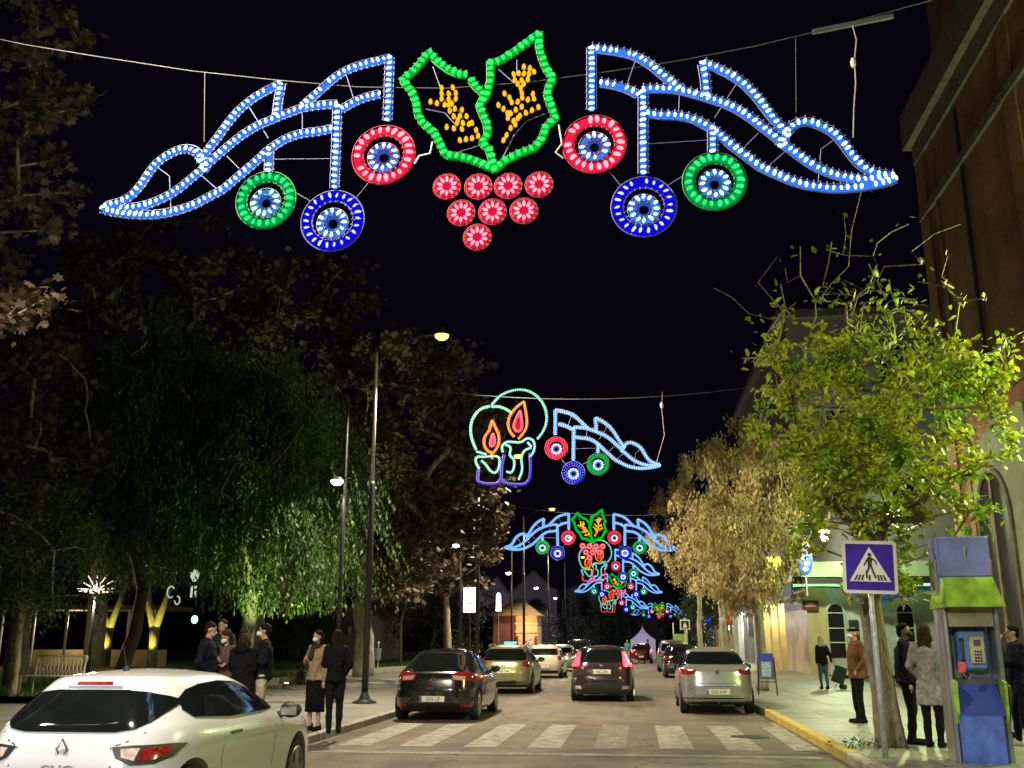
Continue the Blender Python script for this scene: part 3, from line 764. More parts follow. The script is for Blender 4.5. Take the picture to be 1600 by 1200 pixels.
wing('light_wing', mirT, O3, 'left pale wing of the second holly arch, above the parked cars', 0, GW)
wing('light_wing', idT, O3, 'right pale wing of the second holly arch, tip against the dry yellow tree', 0, GW)
holly('light_holly', O3, 'second holly leaf pair, half the way down the street', 0, GH)
wing('light_wing', idT, O4, 'pale wing beside the middle candles, below the second holly arch', 0, GW)
candles('light_candles', O4, 'middle pair of candle lights with pinkish base, overlapping the red berries', 0, GC, 'red')
wing('light_wing', mirT, O5, 'left pale wing of the third holly arch, small above the lamp posts', 0, GW)
wing('light_wing', idT, O5, 'right pale wing of the third holly arch, just below another wing', 0, GW)
holly('light_holly', O5, 'third holly leaf pair, small and partly behind candles', 0, GH)
wing('light_wing', idT, O6, 'small pale wing beside the candles with a bright red base', 0, GW)
candles('light_candles', O6, 'small pair of candle lights with bright red base, above the dark trees', 0, GC, 'red')
q7 = at(1031, 950, 150); h1 = at(770, 170, Y1); O7 = Vector((q7.x - h1.x, 150 - Y1, q7.z - h1.z))
wing('light_wing', mirT, O7, 'tiny left wing of the farthest arch, above the white tent', 0, GW)
wing('light_wing', idT, O7, 'tiny right wing of the farthest arch, ending at the dark tree', 0, GW)
holly('light_holly', O7, 'tiny holly leaves of the farthest arch', 0, GH)

# suspension cables
def hang(name, pts, r, label, group=None, m='cable'):
    o = MB().tube(pts, r, 5).build(name, M[m]); return tag(o, label, 'cable', group)
def sagline(a, b, sag, n=16): return [a.lerp(b, i / n) - Vector((0, 0, sag * 4 * (i / n) * (1 - i / n))) for i in range(n + 1)]
cpts = [at(x, y, Y1 + .03) for x, y in ((-260, 10), (-100, 40), (40, 70), (150, 88), (300, 111), (440, 126), (560, 136), (700, 138), (830, 128), (950, 112), (1060, 95), (1180, 72), (1280, 48))] + [at(1450, 2, Y1 + .03), at(1640, -60, Y1 + .03)]
# both ends run on to a mast on one side and to the brick wall on the other
d0 = (cpts[0] - cpts[1]).normalized(); cpts = [cpts[0] + d0 * ((-9.4 - cpts[0].x) / d0.x)] + cpts
d1 = (cpts[-1] - cpts[-2]).normalized(); cpts.append(cpts[-1] + d1 * ((8.62 - cpts[-1].x) / d1.x))
MASTTOP = cpts[0].copy()
hang('suspension_cable', cpts, .0045, 'grey steel cable across the sky carrying the nearest wings and holly')
tag(MB().tube([at(x, y, Y1 + .05) for x, y in ((1395, 25), (1330, 38), (1270, 50))], .028, 6).build('cable_bundle', M['cable']), 'thick twisted cable bundle on the wire near the brick tower', 'cable')
hang('drop_wire', [at(1243, 60, Y1), at(1244, 176, Y1)], .004, 'straight thin wire holding up the right wing near its top loop', m='cable')
hang('drop_wire', [at(320, 114, Y1), at(319, 222, Y1)], .003, 'faint thin wire above the left wing', m='cable')
fl = hang('power_lead', [at(x, y, Y1) for x, y in ((1332, 40), (1338, 62), (1335, 95), (1337, 130), (1334, 170), (1333, 215))], .006, 'dangling pale lead with a white connector, above the right wing tip', m='wire_pale')
MB().ell(at(1333, 98, Y1), (.028, .028, .06), 8, 6).build('connector', mat('white_plastic', (.7, .7, .7), .4), fl)
cl = MB()
for pl in ([(676, 222), (672, 240), (655, 244), (648, 256)], [(873, 195), (878, 225), (868, 238), (880, 247)]):
    cl = MB().tube([at(x, y, Y1) for x, y in pl], .011, 5)
    tag(cl.build('power_lead', M['wire_pale']), 'short looped white lead between holly and left red ring' if pl[0][0] < 800 else 'short looped white lead between holly and right red ring', 'cable')
xz = lambda o, p: Vector(p) 
def span(off, label, left_x, right_x, dz=.9):
    c = ORG + off; Yp = c.y + .03
    pts = sagline(Vector((left_x, Yp, c.z + 2.0 + dz * .5)), Vector((right_x, Yp, c.z + 1.9 + dz)), .9)
    hang('suspension_cable', pts, .010, label)
span(OFF2, 'thin cable across the street behind the candle motif with the blue base', -7.6, 8.2)
span(O3, 'thin cable holding the second holly arch', -7.4, 8.3, .4)
pw = hang('power_lead', [at(x, y, Y2) for x, y in ((1035, 612), (1034, 640), (1038, 680), (1026, 722))], .008, 'dangling white lead with connector beside the second wing tip', m='wire_pale')
MB().ell(at(1034, 633, Y2), (.05, .05, .1), 8, 6).build('connector', bpy.data.materials['white_plastic'], pw)
# ================================================================== CARS
def interp_rows(rows, zs):
    R = np.array(rows, float); out = []
    for z in zs:
        i = int(np.clip(np.searchsorted(R[:, 0], z) - 1, 0, len(R) - 2))
        t = (z - R[i, 0]) / (R[i + 1, 0] - R[i, 0]); p0 = R[max(i - 1, 0)]; p1 = R[i]; p2 = R[i + 1]; p3 = R[min(i + 2, len(R) - 1)]
        h = p2[0] - p1[0]
        m1 = (p2 - p0) / max(1e-6, p2[0] - p0[0]) * h; m2 = (p3 - p1) / max(1e-6, p3[0] - p1[0]) * h
        # keep the curve from overshooting
        d = p2 - p1; m1 = np.where(m1 * d <= 0, 0, np.clip(m1, -3 * abs(d), 3 * abs(d))); m2 = np.where(m2 * d <= 0, 0, np.clip(m2, -3 * abs(d), 3 * abs(d)))
        v = (2 * t**3 - 3 * t**2 + 1) * p1 + (t**3 - 2 * t**2 + t) * m1 + (-2 * t**3 + 3 * t**2) * p2 + (t**3 - t**2) * m2
        out.append(v)
    return out
def shell(rows, N=72):
    zs = list(np.linspace(rows[0][0], rows[-1][0], 46)); zs += [r[0] for r in rows]; zs = sorted(set(round(z, 4) for z in zs))
    rs = interp_rows(rows, zs); vs = []; fs = []
    for z, v in zip(zs, rs):
        yr, yf, w, e = v[1], v[2], v[3], v[4]; yc = (yr + yf) / 2; a = (yf - yr) / 2
        for k in range(N):
            t = 2 * PI * k / N; c, s_ = math.cos(t), math.sin(t)
            x = w * math.copysign(abs(c) ** (2 / e), c); y = yc + a * math.copysign(abs(s_) ** (2 / e), s_)
            vs.append((x, y, z))
    m = len(zs)
    for i in range(m - 1):
        for k in range(N):
            l = (k + 1) % N; fs.append((i * N + k, i * N + l, (i + 1) * N + l, (i + 1) * N + k))
    fs.append(tuple(range(N - 1, -1, -1)))
    # crown of the roof
    yr, yf, w, e = rs[-1][1:5]; yc = (yr + yf) / 2; a = (yf - yr) / 2; base = (m - 1) * N
    for j, (k_, dz) in enumerate(((.8, .010), (.5, .022), (.2, .028))):
        o = len(vs)
        for k in range(N):
            t = 2 * PI * k / N; c, s_ = math.cos(t), math.sin(t); ee = e * (1 - .1 * j)
            vs.append((k_ * w * math.copysign(abs(c) ** (2 / ee), c), yc + k_ * a * math.copysign(abs(s_) ** (2 / ee), s_), zs[-1] + dz))
        for k in range(N):
            l = (k + 1) % N; fs.append((base + k, base + l, o + l, o + k))
        base = o
    fs.append(tuple(base + k for k in range(N)))
    return vs, fs
def patch(bvh, poly, axis, name, m, parent, off=.007, grid=.05, side=1, ymid=None, deep=.02, mirror=False):
    """a panel with its own edge, cut to POLY and laid over the car's skin seen from behind ('r'), front ('f') or one side ('s')"""
    poly = [Vector((p[0] * (-1 if mirror else 1), p[1])) for p in poly]
    if mirror: poly.reverse()
    B = []
    for i in range(len(poly)):
        a, b = poly[i], poly[(i + 1) % len(poly)]; k = max(1, int((b - a).length / grid)); B += [a + (b - a) * j / k for j in range(k)]
    nb = len(B); x0, x1 = min(p.x for p in B), max(p.x for p in B); z0, z1 = min(p.y for p in B), max(p.y for p in B)
    def inside(q):
        c = False; j = nb - 1
        for i in range(nb):
            if (B[i].y > q.y) != (B[j].y > q.y) and q.x < (B[j].x - B[i].x) * (q.y - B[i].y) / (B[j].y - B[i].y) + B[i].x: c = not c
            j = i
        return c
    pts = list(B); gx = x0 + grid / 2
    while gx < x1:
        gz = z0 + grid / 2
        while gz < z1:
            q = Vector((gx, gz))
            if inside(q) and min((q - b).length for b in B) > grid * .4: pts.append(q)
            gz += grid
        gx += grid
    vo, eo, fo, *_ = delaunay_2d_cdt(pts, [(i, (i + 1) % nb) for i in range(nb)], [], 1, 1e-5)
    out = []; nor = []
    for p in vo:
        if axis == 'r': o_, d = Vector((p.x, -3, p.y)), Vector((0, 1, 0))
        elif axis == 'f': o_, d = Vector((p.x, 9, p.y)), Vector((0, -1, 0))
        else: o_, d = Vector((3 * side, p.x, p.y)), Vector((-side, 0, 0))
        h = bvh.ray_cast(o_, d)
        if h[0] is None:
            h = bvh.find_nearest(Vector((p.x, .3, p.y)) if axis == 'r' else Vector((.6 * side, p.x, p.y)))
        n = h[1]; n = n if n.dot(d) < 0 else -n
        out.append(h[0] + n * off); nor.append(n)
    vs = list(out); fs = [tuple(f) for f in fo]; k = len(vs)
    ed = {}
    for f in fs:
        for i in range(len(f)):
            e = (f[i], f[(i + 1) % len(f)]); ed[e] = 1
    bd = [e for e in ed if (e[1], e[0]) not in ed]
    mp = {}
    for a, b in bd:
        for q in (a, b):
            if q not in mp: mp[q] = len(vs); vs.append(out[q] - nor[q] * deep)
        fs.append((b, a, mp[a], mp[b]))
    return smoothp(MB().add(vs, fs).build(name, m, parent))
def smoothp(o): smooth_by_angle(o, 40); return o
def line_poly(pts, w):
    pts = [Vector(p) for p in pts]; A = []; Bq = []
    for i, p in enumerate(pts):
        d = (pts[min(i + 1, len(pts) - 1)] - pts[max(i - 1, 0)]).normalized(); n = Vector((-d.y, d.x)) * w / 2; A.append(p + n); Bq.append(p - n)
    return A + Bq[::-1]
def wheel(parent, x, y, r=.31, w=.20, side=1):
    root = MB().lathe([(r * .72, -w / 2), (r * .93, -w / 2), (r, -w / 2 + .03), (r, w / 2 - .03), (r * .93, w / 2), (r * .70, w / 2), (r * .66, w / 2 - .03), (r * .66, -w / 2 + .03)], (x, y, r), 28, axis='X').build('wheel', M['black'], parent, smooth=True)
    smooth_by_angle(root, 35); s = side
    rm = MB(); rm.lathe([(r * .67, .0), (r * .70, s * .03), (r * .66, s * .035), (r * .62, s * .01)], (x + s * (w / 2 - .03), y, r), 24, axis='X')
    for k in range(5):
        t = 2 * PI * k / 5 + .3; rm.tube([(x + s * (w / 2 - .01), y, r), (x + s * (w / 2 - .012), y + math.cos(t) * r * .64, r + math.sin(t) * r * .64)], [.035, .028], 4)
    rm.build('rim', M['rim'], root)
def car(name, label, loc, rows, L, W, wheels, paint, rearglass, tails, plate_z, plate_txt, group=None, rz=0., r=.31, sideglass=None, lit=False,
        seams=(), bumper=None, extras=None, detail=2, mirror_y=None, mirror_z=.98, lic_w=.26, tailmats=('tail',), plate_y=None, spoiler=None, badge_z=None, antenna=None):
    root = empty(name, loc, rz, label, 'car', group)
    vs, fs = shell(rows); mb = MB().add(vs, fs)
    if detail:
        cut = MB()
        for y in wheels:
            for s in (-1, 1): cut.lathe([(r + .055, -.16), (r + .055, .16)], (s * (W / 2 - .04), y, r), 28, axis='X')
        cme = cut.mesh('cut', None); co = bpy.data.objects.new('cut', cme); COL.objects.link(co)
        me0 = mb.mesh('tmp', None); bmx = bmesh.new(); bmx.from_mesh(me0); bmesh.ops.recalc_face_normals(bmx, faces=bmx.faces); bmx.to_mesh(me0); bmx.free()
        bmx = bmesh.new(); bmx.from_mesh(cme); bmesh.ops.recalc_face_normals(bmx, faces=bmx.faces); bmx.to_mesh(cme); bmx.free()
        t = bpy.data.objects.new('tmp', me0); COL.objects.link(t)
        md = t.modifiers.new('b', 'BOOLEAN'); md.operation = 'DIFFERENCE'; md.object = co; md.solver = 'EXACT'
        dg = bpy.context.evaluated_depsgraph_get(); me = bpy.data.meshes.new_from_object(t.evaluated_get(dg))
        bpy.data.objects.remove(t); bpy.data.objects.remove(co); me.materials.clear(); me.materials.append(paint)
        body = link('body', me, root); smooth_by_angle(body, 32)
    else:
        body = mb.build('body', paint, root); smooth_by_angle(body, 32)
    bvh = BVHTree.FromPolygons([Vector(v) for v in vs], fs)
    for y in wheels:
        for s in (-1, 1): wheel(root, s * (W / 2 - .115), y, r, .20, s)
    if bumper: patch(bvh, bumper, 'r', 'lower_bumper', M['trim'], root, .008, .09)
    patch(bvh, rearglass, 'r', 'rear_window', M['glass'], root, .010, .035 if detail else .09)
    if sideglass:
        for s in (-1, 1):
            for g_ in sideglass: patch(bvh, g_, 's', 'side_window', M['glass'], root, .009, .05 if detail else .12, side=s)
    for i, tp in enumerate(tails):
        mt = M['tail_lit'] if lit and i == 0 else M[tailmats[min(i, len(tailmats) - 1)]]
        for mir in (False, True): patch(bvh, tp, 'r', 'taillight', mt, root, .010 + .003 * i, .05, mirror=mir)
    for sm in seams:
        for mir in ((False, True) if sm[0] != 'c' else (False,)):
            patch(bvh, line_poly(sm[1], .010), 'r', 'panel_gap', M['ink'], root, .0015, .1, mirror=mir, deep=.005)
    hp = bvh.ray_cast(Vector((0, -3, plate_z)), Vector((0, 1, 0)))[0]; yb = hp.y if plate_y is None else plate_y
    hb = [bvh.ray_cast(Vector((x, -3, plate_z + dz)), Vector((0, 1, 0)))[0] for x in (-.26, 0, .26) for dz in (-.05, .05)]
    yb = min(h.y for h in hb if h is not None)
    pl = MB().bevbox((0, yb - .012, plate_z), (.52, .014, .115), .004).build('number_plate', M['plate'], root)
    MB().bbox((-.255, yb - .0215, plate_z - .05), (-.218, yb - .0195, plate_z + .05)).build('plate_strip', mat('plate_blue_' + name, (.01, .04, .3), .4), pl)
    if detail: text('lettering', plate_txt, .10, M['ink'], pl, (.02, yb - .0215, plate_z - .002), sx=.82, ext=.001)
    if badge_z:
        h = bvh.ray_cast(Vector((0, -3, badge_z)), Vector((0, 1, 0)))[0]
        bd = MB()
        if plate_txt.startswith('0333'):
            for dz in (-.03, 0, .03): bd.tube([(-.045, h.y - .01, badge_z + dz - .012), (.045, h.y - .01, badge_z + dz + .012)], .008, 5)
        elif plate_txt.startswith('4'):
            bd.lathe([(.05, 0), (.05, -.012), (.038, -.014)], (0, h.y, badge_z), 18, axis='Y', sy=.6)
        else:
            q = [(0, .075), (.045, 0), (0, -.075), (-.045, 0)]
            bd.tube([(a, h.y - .012, badge_z + b) for a, b in q], .011, 6, closed=True)
        bd.build('badge', M['chrome'] if not plate_txt.startswith('0333') else M['ink'], root)
    if mirror_y:
        for s in (-1, 1):
            hx = bvh.ray_cast(Vector((3 * s, mirror_y + .05, mirror_z - .05)), Vector((-s, 0, 0)))[0]; x = (hx.x if hx else s * W / 2 * .95) + s * .10
            m_ = MB().ell((x + s * .04, mirror_y, mirror_z), (.115, .065, .082), 14, 10)
            m_.tube([(x - s * .13, mirror_y + .05, mirror_z - .06), (x, mirror_y, mirror_z - .03)], [.035, .03], 8)
            o = m_.build('wing_mirror', M['trim'], root, smooth=True)
            MB().bbox((x + s * .04 - .08, mirror_y - .064, mirror_z - .050), (x + s * .04 + .08, mirror_y - .060, mirror_z + .050)).build('mirror_glass', M['chrome'], o)
    if antenna:
        z = rows[-1][0] + .02; a = MB().lathe([(.03, 0), (.022, .03), (.006, .045)], (0, antenna, z), 8); a.tube([(0, antenna, z + .04), (0, antenna - .10, z + .22)], .0045, 5); a.build('antenna', M['ink'], root)
    if extras: extras(root, bvh, yb)
    return root

def rows_hatch(L, W, H, belt=.93, rake=.45, roofback=.30, nose=.74):
    w = W / 2
    return [(.19, .16, L - .16, w * .93, 6), (.27, .06, L - .06, w * .97, 6), (.45, .015, L - .01, w * .995, 6), (.60, 0., L - .0, w, 5.5), (nose, .03, L - .10, w, 5.5), (belt - .10, .06, L - .75, w * .985, 5.2), (belt, .10, L - 1.05, w * .96, 5),
            (belt + .06, .13, L - 1.16, w * .935, 4.8), (belt + (H - belt) * .45, roofback * .55 + .08, L - 1.55, w * .85, 4.6), (belt + (H - belt) * .72, roofback * .80 + .07, L - 1.80, w * .775, 4.5),
            (H - .085, roofback + .05, L - 2.0, w * .69, 4.4), (H - .055, roofback + .09, L - 2.08, w * .62, 4.2), (H - .03, roofback + .20, L - 2.2, w * .50, 4)]
def gl_side(L, H, belt, y0, y1, split=None):
    a = [(y0, belt + .02), (y0 + .10, belt + .26), (y0 + .42, H - .13), (y1 - 1.15, H - .11), (y1 - .75, H - .16), (y1 - .1, belt + .09), (y1, belt + .02)]
    return a
paint_white = mat('white_car_paint', (.60, .61, .65), .22, vary=.03, scale=2, coat=.8)
paint_black = mat('black_car_paint', (.010, .011, .012), .16, vary=.1, coat=.9)
paint_charcoal = mat('charcoal_car_paint', (.030, .030, .034), .18, .3, vary=.1, coat=.9)
paint_olive = mat('olive_gold_car_paint', (.26, .25, .13), .28, .45, vary=.05, coat=.7)
paint_silver = mat('silver_car_paint', (.42, .44, .44), .28, .65, vary=.04, coat=.7)
paint_cream = mat('cream_white_car_paint', (.50, .46, .38), .25, vary=.04, coat=.7)
paint_grey = mat('grey_car_paint', (.20, .20, .21), .28, .5, vary=.05, coat=.7)
paint_dark = mat('dark_red_car_paint', (.09, .012, .012), .25, .2, coat=.7)
GC_ = 'cars parked along the kerb'

# white hatchback, nearest
w = .865
clio = [(.19, .18, 3.88, .80, 6), (.30, .05, 4.0, .845, 6), (.50, 0, 4.05, w, 5.5), (.66, .01, 4.05, w + .005, 5), (.78, .05, 3.92, w, 4.8), (.86, .09, 3.4, .845, 4.6), (.93, .13, 3.02, .815, 4.4), (1.0, .20, 2.85, .775, 4.2),
        (1.12, .33, 2.60, .705, 3.9), (1.20, .42, 2.42, .655, 3.7), (1.26, .47, 2.24, .60, 3.5), (1.30, .51, 2.1, .545, 3.3), (1.32, .58, 1.95, .47, 3.2), (1.334, .70, 1.85, .37, 3)]
def clio_x(root, bvh, yb):
    h = bvh.ray_cast(Vector((0, -3, .60)), Vector((0, 1, 0)))[0]
    text('lettering', 'CLIO', .10, M['chrome'], root, (0, h.y - .010, .635), sx=1.3, ext=.004)
    patch(bvh, [(-.24, 1.232), (.24, 1.232), (.22, 1.272), (-.22, 1.272)], 'r', 'brake_light_surround', paint_white, root, .02, .08)
    patch(bvh, [(-.16, 1.24), (.16, 1.24), (.15, 1.264), (-.15, 1.264)], 'r', 'high_brake_light', M['tail'], root, .026, .08)
    for s in (1, -1): patch(bvh, [(1.32, .80), (1.55, .80), (1.55, .825), (1.32, .825)], 's', 'door_handle', M['trim'], root, .02, .06, side=s)
    for s in (1, -1): patch(bvh, line_poly([(1.18, .35), (1.12, .6), (1.22, .90)], .008), 's', 'door_gap', M['ink'], root, .0015, .1, side=s, deep=.005)
    for s in (1, -1): patch(bvh, line_poly([(2.38, .32), (2.42, .6), (2.50, .90)], .008), 's', 'door_gap', M['ink'], root, .0015, .1, side=s, deep=.005)
car('white_hatchback', 'white hatchback with diamond badge, cut off by the lower left corner', (-4.50, 7.72, 0), clio, 4.06, 1.73, (.62, 3.20), paint_white,
    [(-.38, .905), (.38, .905), (.52, .925), (.60, .97), (.65, 1.05), (.675, 1.12), (.58, 1.16), (.46, 1.19), (.3, 1.21), (-.3, 1.21), (-.46, 1.19), (-.60, 1.16), (-.70, 1.12), (-.69, 1.05), (-.62, .97), (-.53, .925)],
    [[(.40, .80), (.45, .72), (.56, .67), (.70, .67), (.775, .71), (.81, .80), (.76, .81), (.55, .81)], [(.47, .785), (.49, .725), (.58, .70), (.60, .79)], [(.62, .79), (.60, .70), (.69, .70), (.745, .735), (.765, .79)]],
    .48, '7420 HBL', group=GC_, sideglass=[[(.72, .985), (.62, 1.05), (.66, 1.14), (.80, 1.20), (1.05, 1.235), (1.5, 1.25), (1.9, 1.225), (2.35, 1.09), (2.65, .955), (2.3, .945), (1.4, .945)]],
    tailmats=('trim', 'tail_clear', 'tail'), mirror_y=2.62, mirror_z=.93, badge_z=.785, antenna=.95, extras=clio_x,
    seams=(('m', [(.66, 1.00), (.60, .90), (.50, .84), (.42, .81)]), ('m', [(.39, .80), (.42, .66), (.56, .58), (.60, .46)])))

# black hatchback
w = .90
meg = [(.19, .2, 4.15, .84, 6), (.30, .05, 4.27, .88, 6), (.48, 0, 4.3, w, 5.5), (.62, .0, 4.3, w, 5.2), (.76, .03, 4.15, w - .005, 5), (.88, .07, 3.5, .88, 4.8), (.96, .12, 3.15, .85, 4.6), (1.04, .26, 2.9, .80, 4.3),
       (1.16, .52, 2.6, .73, 4), (1.28, .78, 2.4, .655, 3.8), (1.37, .98, 2.2, .58, 3.6), (1.41, 1.10, 2.1, .50, 3.4), (1.435, 1.3, 1.95, .38, 3.2)]
car('black_hatchback', 'black hatchback with diamond badge, parked beside the foot of the lamp post', (-4.25, 21.2, 0), meg, 4.3, 1.80, (.72, 3.36), paint_black,
    [(-.52, 1.0), (.52, 1.0), (.63, 1.05), (.66, 1.12), (.56, 1.26), (.46, 1.33), (.2, 1.355), (-.2, 1.355), (-.46, 1.33), (-.56, 1.26), (-.66, 1.12), (-.63, 1.05)],
    [[(.36, .93), (.40, .82), (.62, .80), (.80, .80), (.87, .86), (.84, .95), (.62, .985), (.42, .97)], [(.40, .915), (.43, .84), (.66, .82), (.66, .90)], [(.56, .30), (.74, .30), (.74, .345), (.58, .35)]],
    .455, '2596 CJF', group=GC_, sideglass=[gl_side(4.3, 1.44, .96, .9, 3.05)], tailmats=('tail', 'tail_clear', 'tail'), mirror_y=2.72, mirror_z=1.0, badge_z=.84,
    seams=(('m', [(.36, .93), (.34, .78), (.46, .62), (.50, .58)]), ('c', [(-.5, .58), (.5, .58)])), bumper=[(-.62, .21), (.62, .21), (.70, .30), (.60, .37), (-.60, .37), (-.70, .30)])

# olive wagon taxi
wag = [(.20, .16, 4.35, .82, 6), (.30, .05, 4.48, .86, 6), (.48, 0, 4.52, .88, 5.5), (.64, 0, 4.52, .88, 5.2), (.78, .03, 4.35, .875, 5), (.90, .07, 3.75, .865, 4.8), (.98, .11, 3.35, .84, 4.6), (1.06, .18, 3.15, .80, 4.5),
       (1.2, .32, 2.8, .73, 4.4), (1.34, .44, 2.5, .66, 4.2), (1.42, .50, 2.3, .60, 4), (1.47, .60, 2.15, .52, 3.8), (1.495, .85, 1.95, .38, 3.5)]
def taxi_x(root, bvh, yb):
    ts = MB().bevbox((0, 1.9, 1.57), (.50, .16, .11), .03).build('taxi_sign', mat('taxi_sign_housing', (.05, .10, .14), .4), root)
    MB().bbox((-.20, 1.813, 1.545), (.20, 1.818, 1.60)).build('lit_panel', emat('cyan_lit_panel', (.08, .75, .95), 2.6), ts)
    rl = MB()
    for s in (-1, 1): rl.tube([(s * .57, .75, 1.475), (s * .57, 1.2, 1.52), (s * .56, 2.2, 1.52), (s * .55, 2.5, 1.46)], .014, 5)
    rl.build('roof_rail', M['pole_grey'], root)
    MB().bbox((-.4, yb - .035, .40), (.4, yb - .01, .43)).build('chrome_strip', M['chrome'], root)
car('olive_estate_taxi', 'olive-gold estate taxi with a lit cyan roof sign, behind the black hatchback', (-4.22, 32.4, 0), wag, 4.52, 1.76, (.80, 3.42), paint_olive,
    [(-.62, 1.02), (.62, 1.02), (.70, 1.07), (.60, 1.30), (.52, 1.38), (-.52, 1.38), (-.60, 1.30), (-.70, 1.07)],
    [[(.56, .97), (.60, .86), (.82, .84), (.872, .90), (.85, 1.02), (.70, 1.03)], [(.64, .96), (.65, .89), (.80, .88), (.80, .97)]],
    .70, '1580 DVK', group=GC_, sideglass=[gl_side(4.5, 1.5, .98, .45, 3.2)], tailmats=('tail', 'tail'), mirror_y=2.9, mirror_z=1.02, badge_z=.86, bumper=[(-.70, .23), (.70, .23), (.78, .32), (.70, .38), (-.70, .38), (-.78, .32)], extras=taxi_x,
    seams=(('m', [(.56, .98), (.56, .7), (.54, .55)]), ('c', [(-.54, .55), (.54, .55)])))
# cream-white hatchback and the cars beyond it
car('cream_hatchback', 'cream-white hatchback parked in front of the taxi', (-4.25, 46.7, 0), rows_hatch(4.0, 1.72, 1.50), 4.0, 1.72, (.66, 3.2), paint_cream,
    [(-.60, 1.02), (.60, 1.02), (.66, 1.08), (.58, 1.30), (-.58, 1.30), (-.66, 1.08)], [[(.62, .98), (.66, .80), (.83, .80), (.855, .88), (.80, 1.0)]], .50, '6117 FRD', group=GC_,
    sideglass=[gl_side(4.0, 1.5, .96, .5, 2.85)], mirror_y=2.5, mirror_z=1.02, tailmats=('tail',), bumper=[(-.66, .23), (.66, .23), (.70, .34), (-.70, .34)])
car('silver_estate', 'silver car parked just beyond the cream-white hatchback', (-4.3, 57.5, 0), rows_hatch(4.3, 1.76, 1.48), 4.3, 1.76, (.7, 3.4), paint_silver,
    [(-.60, 1.02), (.60, 1.02), (.66, 1.08), (.58, 1.28), (-.58, 1.28), (-.66, 1.08)], [[(.60, .98), (.64, .84), (.83, .84), (.86, .92), (.80, 1.0)]], .55, '9043 BKS', group=GC_,
    sideglass=[gl_side(4.3, 1.48, .96, .5, 3.1)], mirror_y=2.8, detail=0)
car('dark_people_carrier', 'tall dark people carrier with bright reflections, beyond the silver car on the left', (-3.75, 66.5, 0), rows_hatch(4.4, 1.84, 1.78, belt=1.05), 4.4, 1.84, (.75, 3.5), paint_black,
    [(-.66, 1.12), (.66, 1.12), (.72, 1.2), (.64, 1.54), (-.64, 1.54), (-.72, 1.2)], [[(.66, 1.10), (.68, .92), (.86, .92), (.89, 1.0), (.84, 1.12)]], .70, '5528 GTN', group=GC_,
    sideglass=[gl_side(4.4, 1.78, 1.08, .5, 3.2)], mirror_y=2.9, detail=0)
car('pale_hatchback', 'pale car farthest along the left kerb, only its roof showing', (-4.2, 78, 0), rows_hatch(4.1, 1.72, 1.5), 4.1, 1.72, (.66, 3.2), paint_silver,
    [(-.60, 1.02), (.60, 1.02), (.66, 1.08), (.58, 1.30), (-.58, 1.30), (-.66, 1.08)], [[(.62, .98), (.66, .80), (.83, .80), (.855, .88), (.80, 1.0)]], .50, '3301 JLM', group=GC_, sideglass=[gl_side(4.1, 1.5, .96, .5, 2.9)], detail=0)
# the driving car with its brake lights on
foc = [(.19, .16, 4.15, .83, 6), (.30, .04, 4.25, .865, 6), (.48, 0, 4.3, .885, 5.5), (.64, .01, 4.3, .885, 5.2), (.78, .05, 4.12, .88, 5), (.92, .09, 3.5, .865, 4.8), (1.0, .13, 3.12, .84, 4.6), (1.08, .18, 2.95, .80, 4.5),
       (1.22, .28, 2.62, .735, 4.4), (1.34, .36, 2.35, .67, 4.2), (1.42, .40, 2.2, .615, 4), (1.46, .44, 2.08, .55, 3.8), (1.485, .62, 1.9, .40, 3.5)]
def foc_x(root, bvh, yb):
    patch(bvh, [(-.30, 1.11), (.02, 1.09), (.10, 1.33), (-.28, 1.33)], 'r', 'pale_seat_panel', mat('seat_cover_cloth', (.35, .33, .35), .7), root, .0055, .08)  # pale seat inside the car, as a flat panel under the glass
    for s in (-1, 1): lamp('POINT', (s * .72 + root.location.x, root.location.y - .12, 1.12), 9, (1, .06, .05), .06, parent=root)
car('charcoal_hatchback', 'charcoal hatchback driving away with both brake lights glowing red', (-1.0, 28.6, 0), foc, 4.3, 1.77, (.72, 3.34), paint_charcoal,
    [(-.54, 1.05), (.54, 1.05), (.60, 1.10), (.56, 1.32), (.48, 1.385), (-.48, 1.385), (-.56, 1.32), (-.60, 1.10)],
    [[(.67, 1.34), (.58, 1.32), (.60, 1.10), (.62, .95), (.83, .94), (.83, 1.05), (.74, 1.2)], [(.55, .34), (.72, .35), (.72, .42), (.57, .43)]],
    .80, '4862 DPX', sideglass=[gl_side(4.3, 1.49, .99, .5, 3.0)], lit=True, tailmats=('tail', 'tail_clear'), mirror_y=2.75, mirror_z=1.03, badge_z=.97, extras=foc_x,
    seams=(('c', [(-.80, .60), (.80, .60)]), ('c', [(-.70, .45), (.70, .45)]), ('m', [(.60, 1.08), (.62, .9), (.60, .62)])))
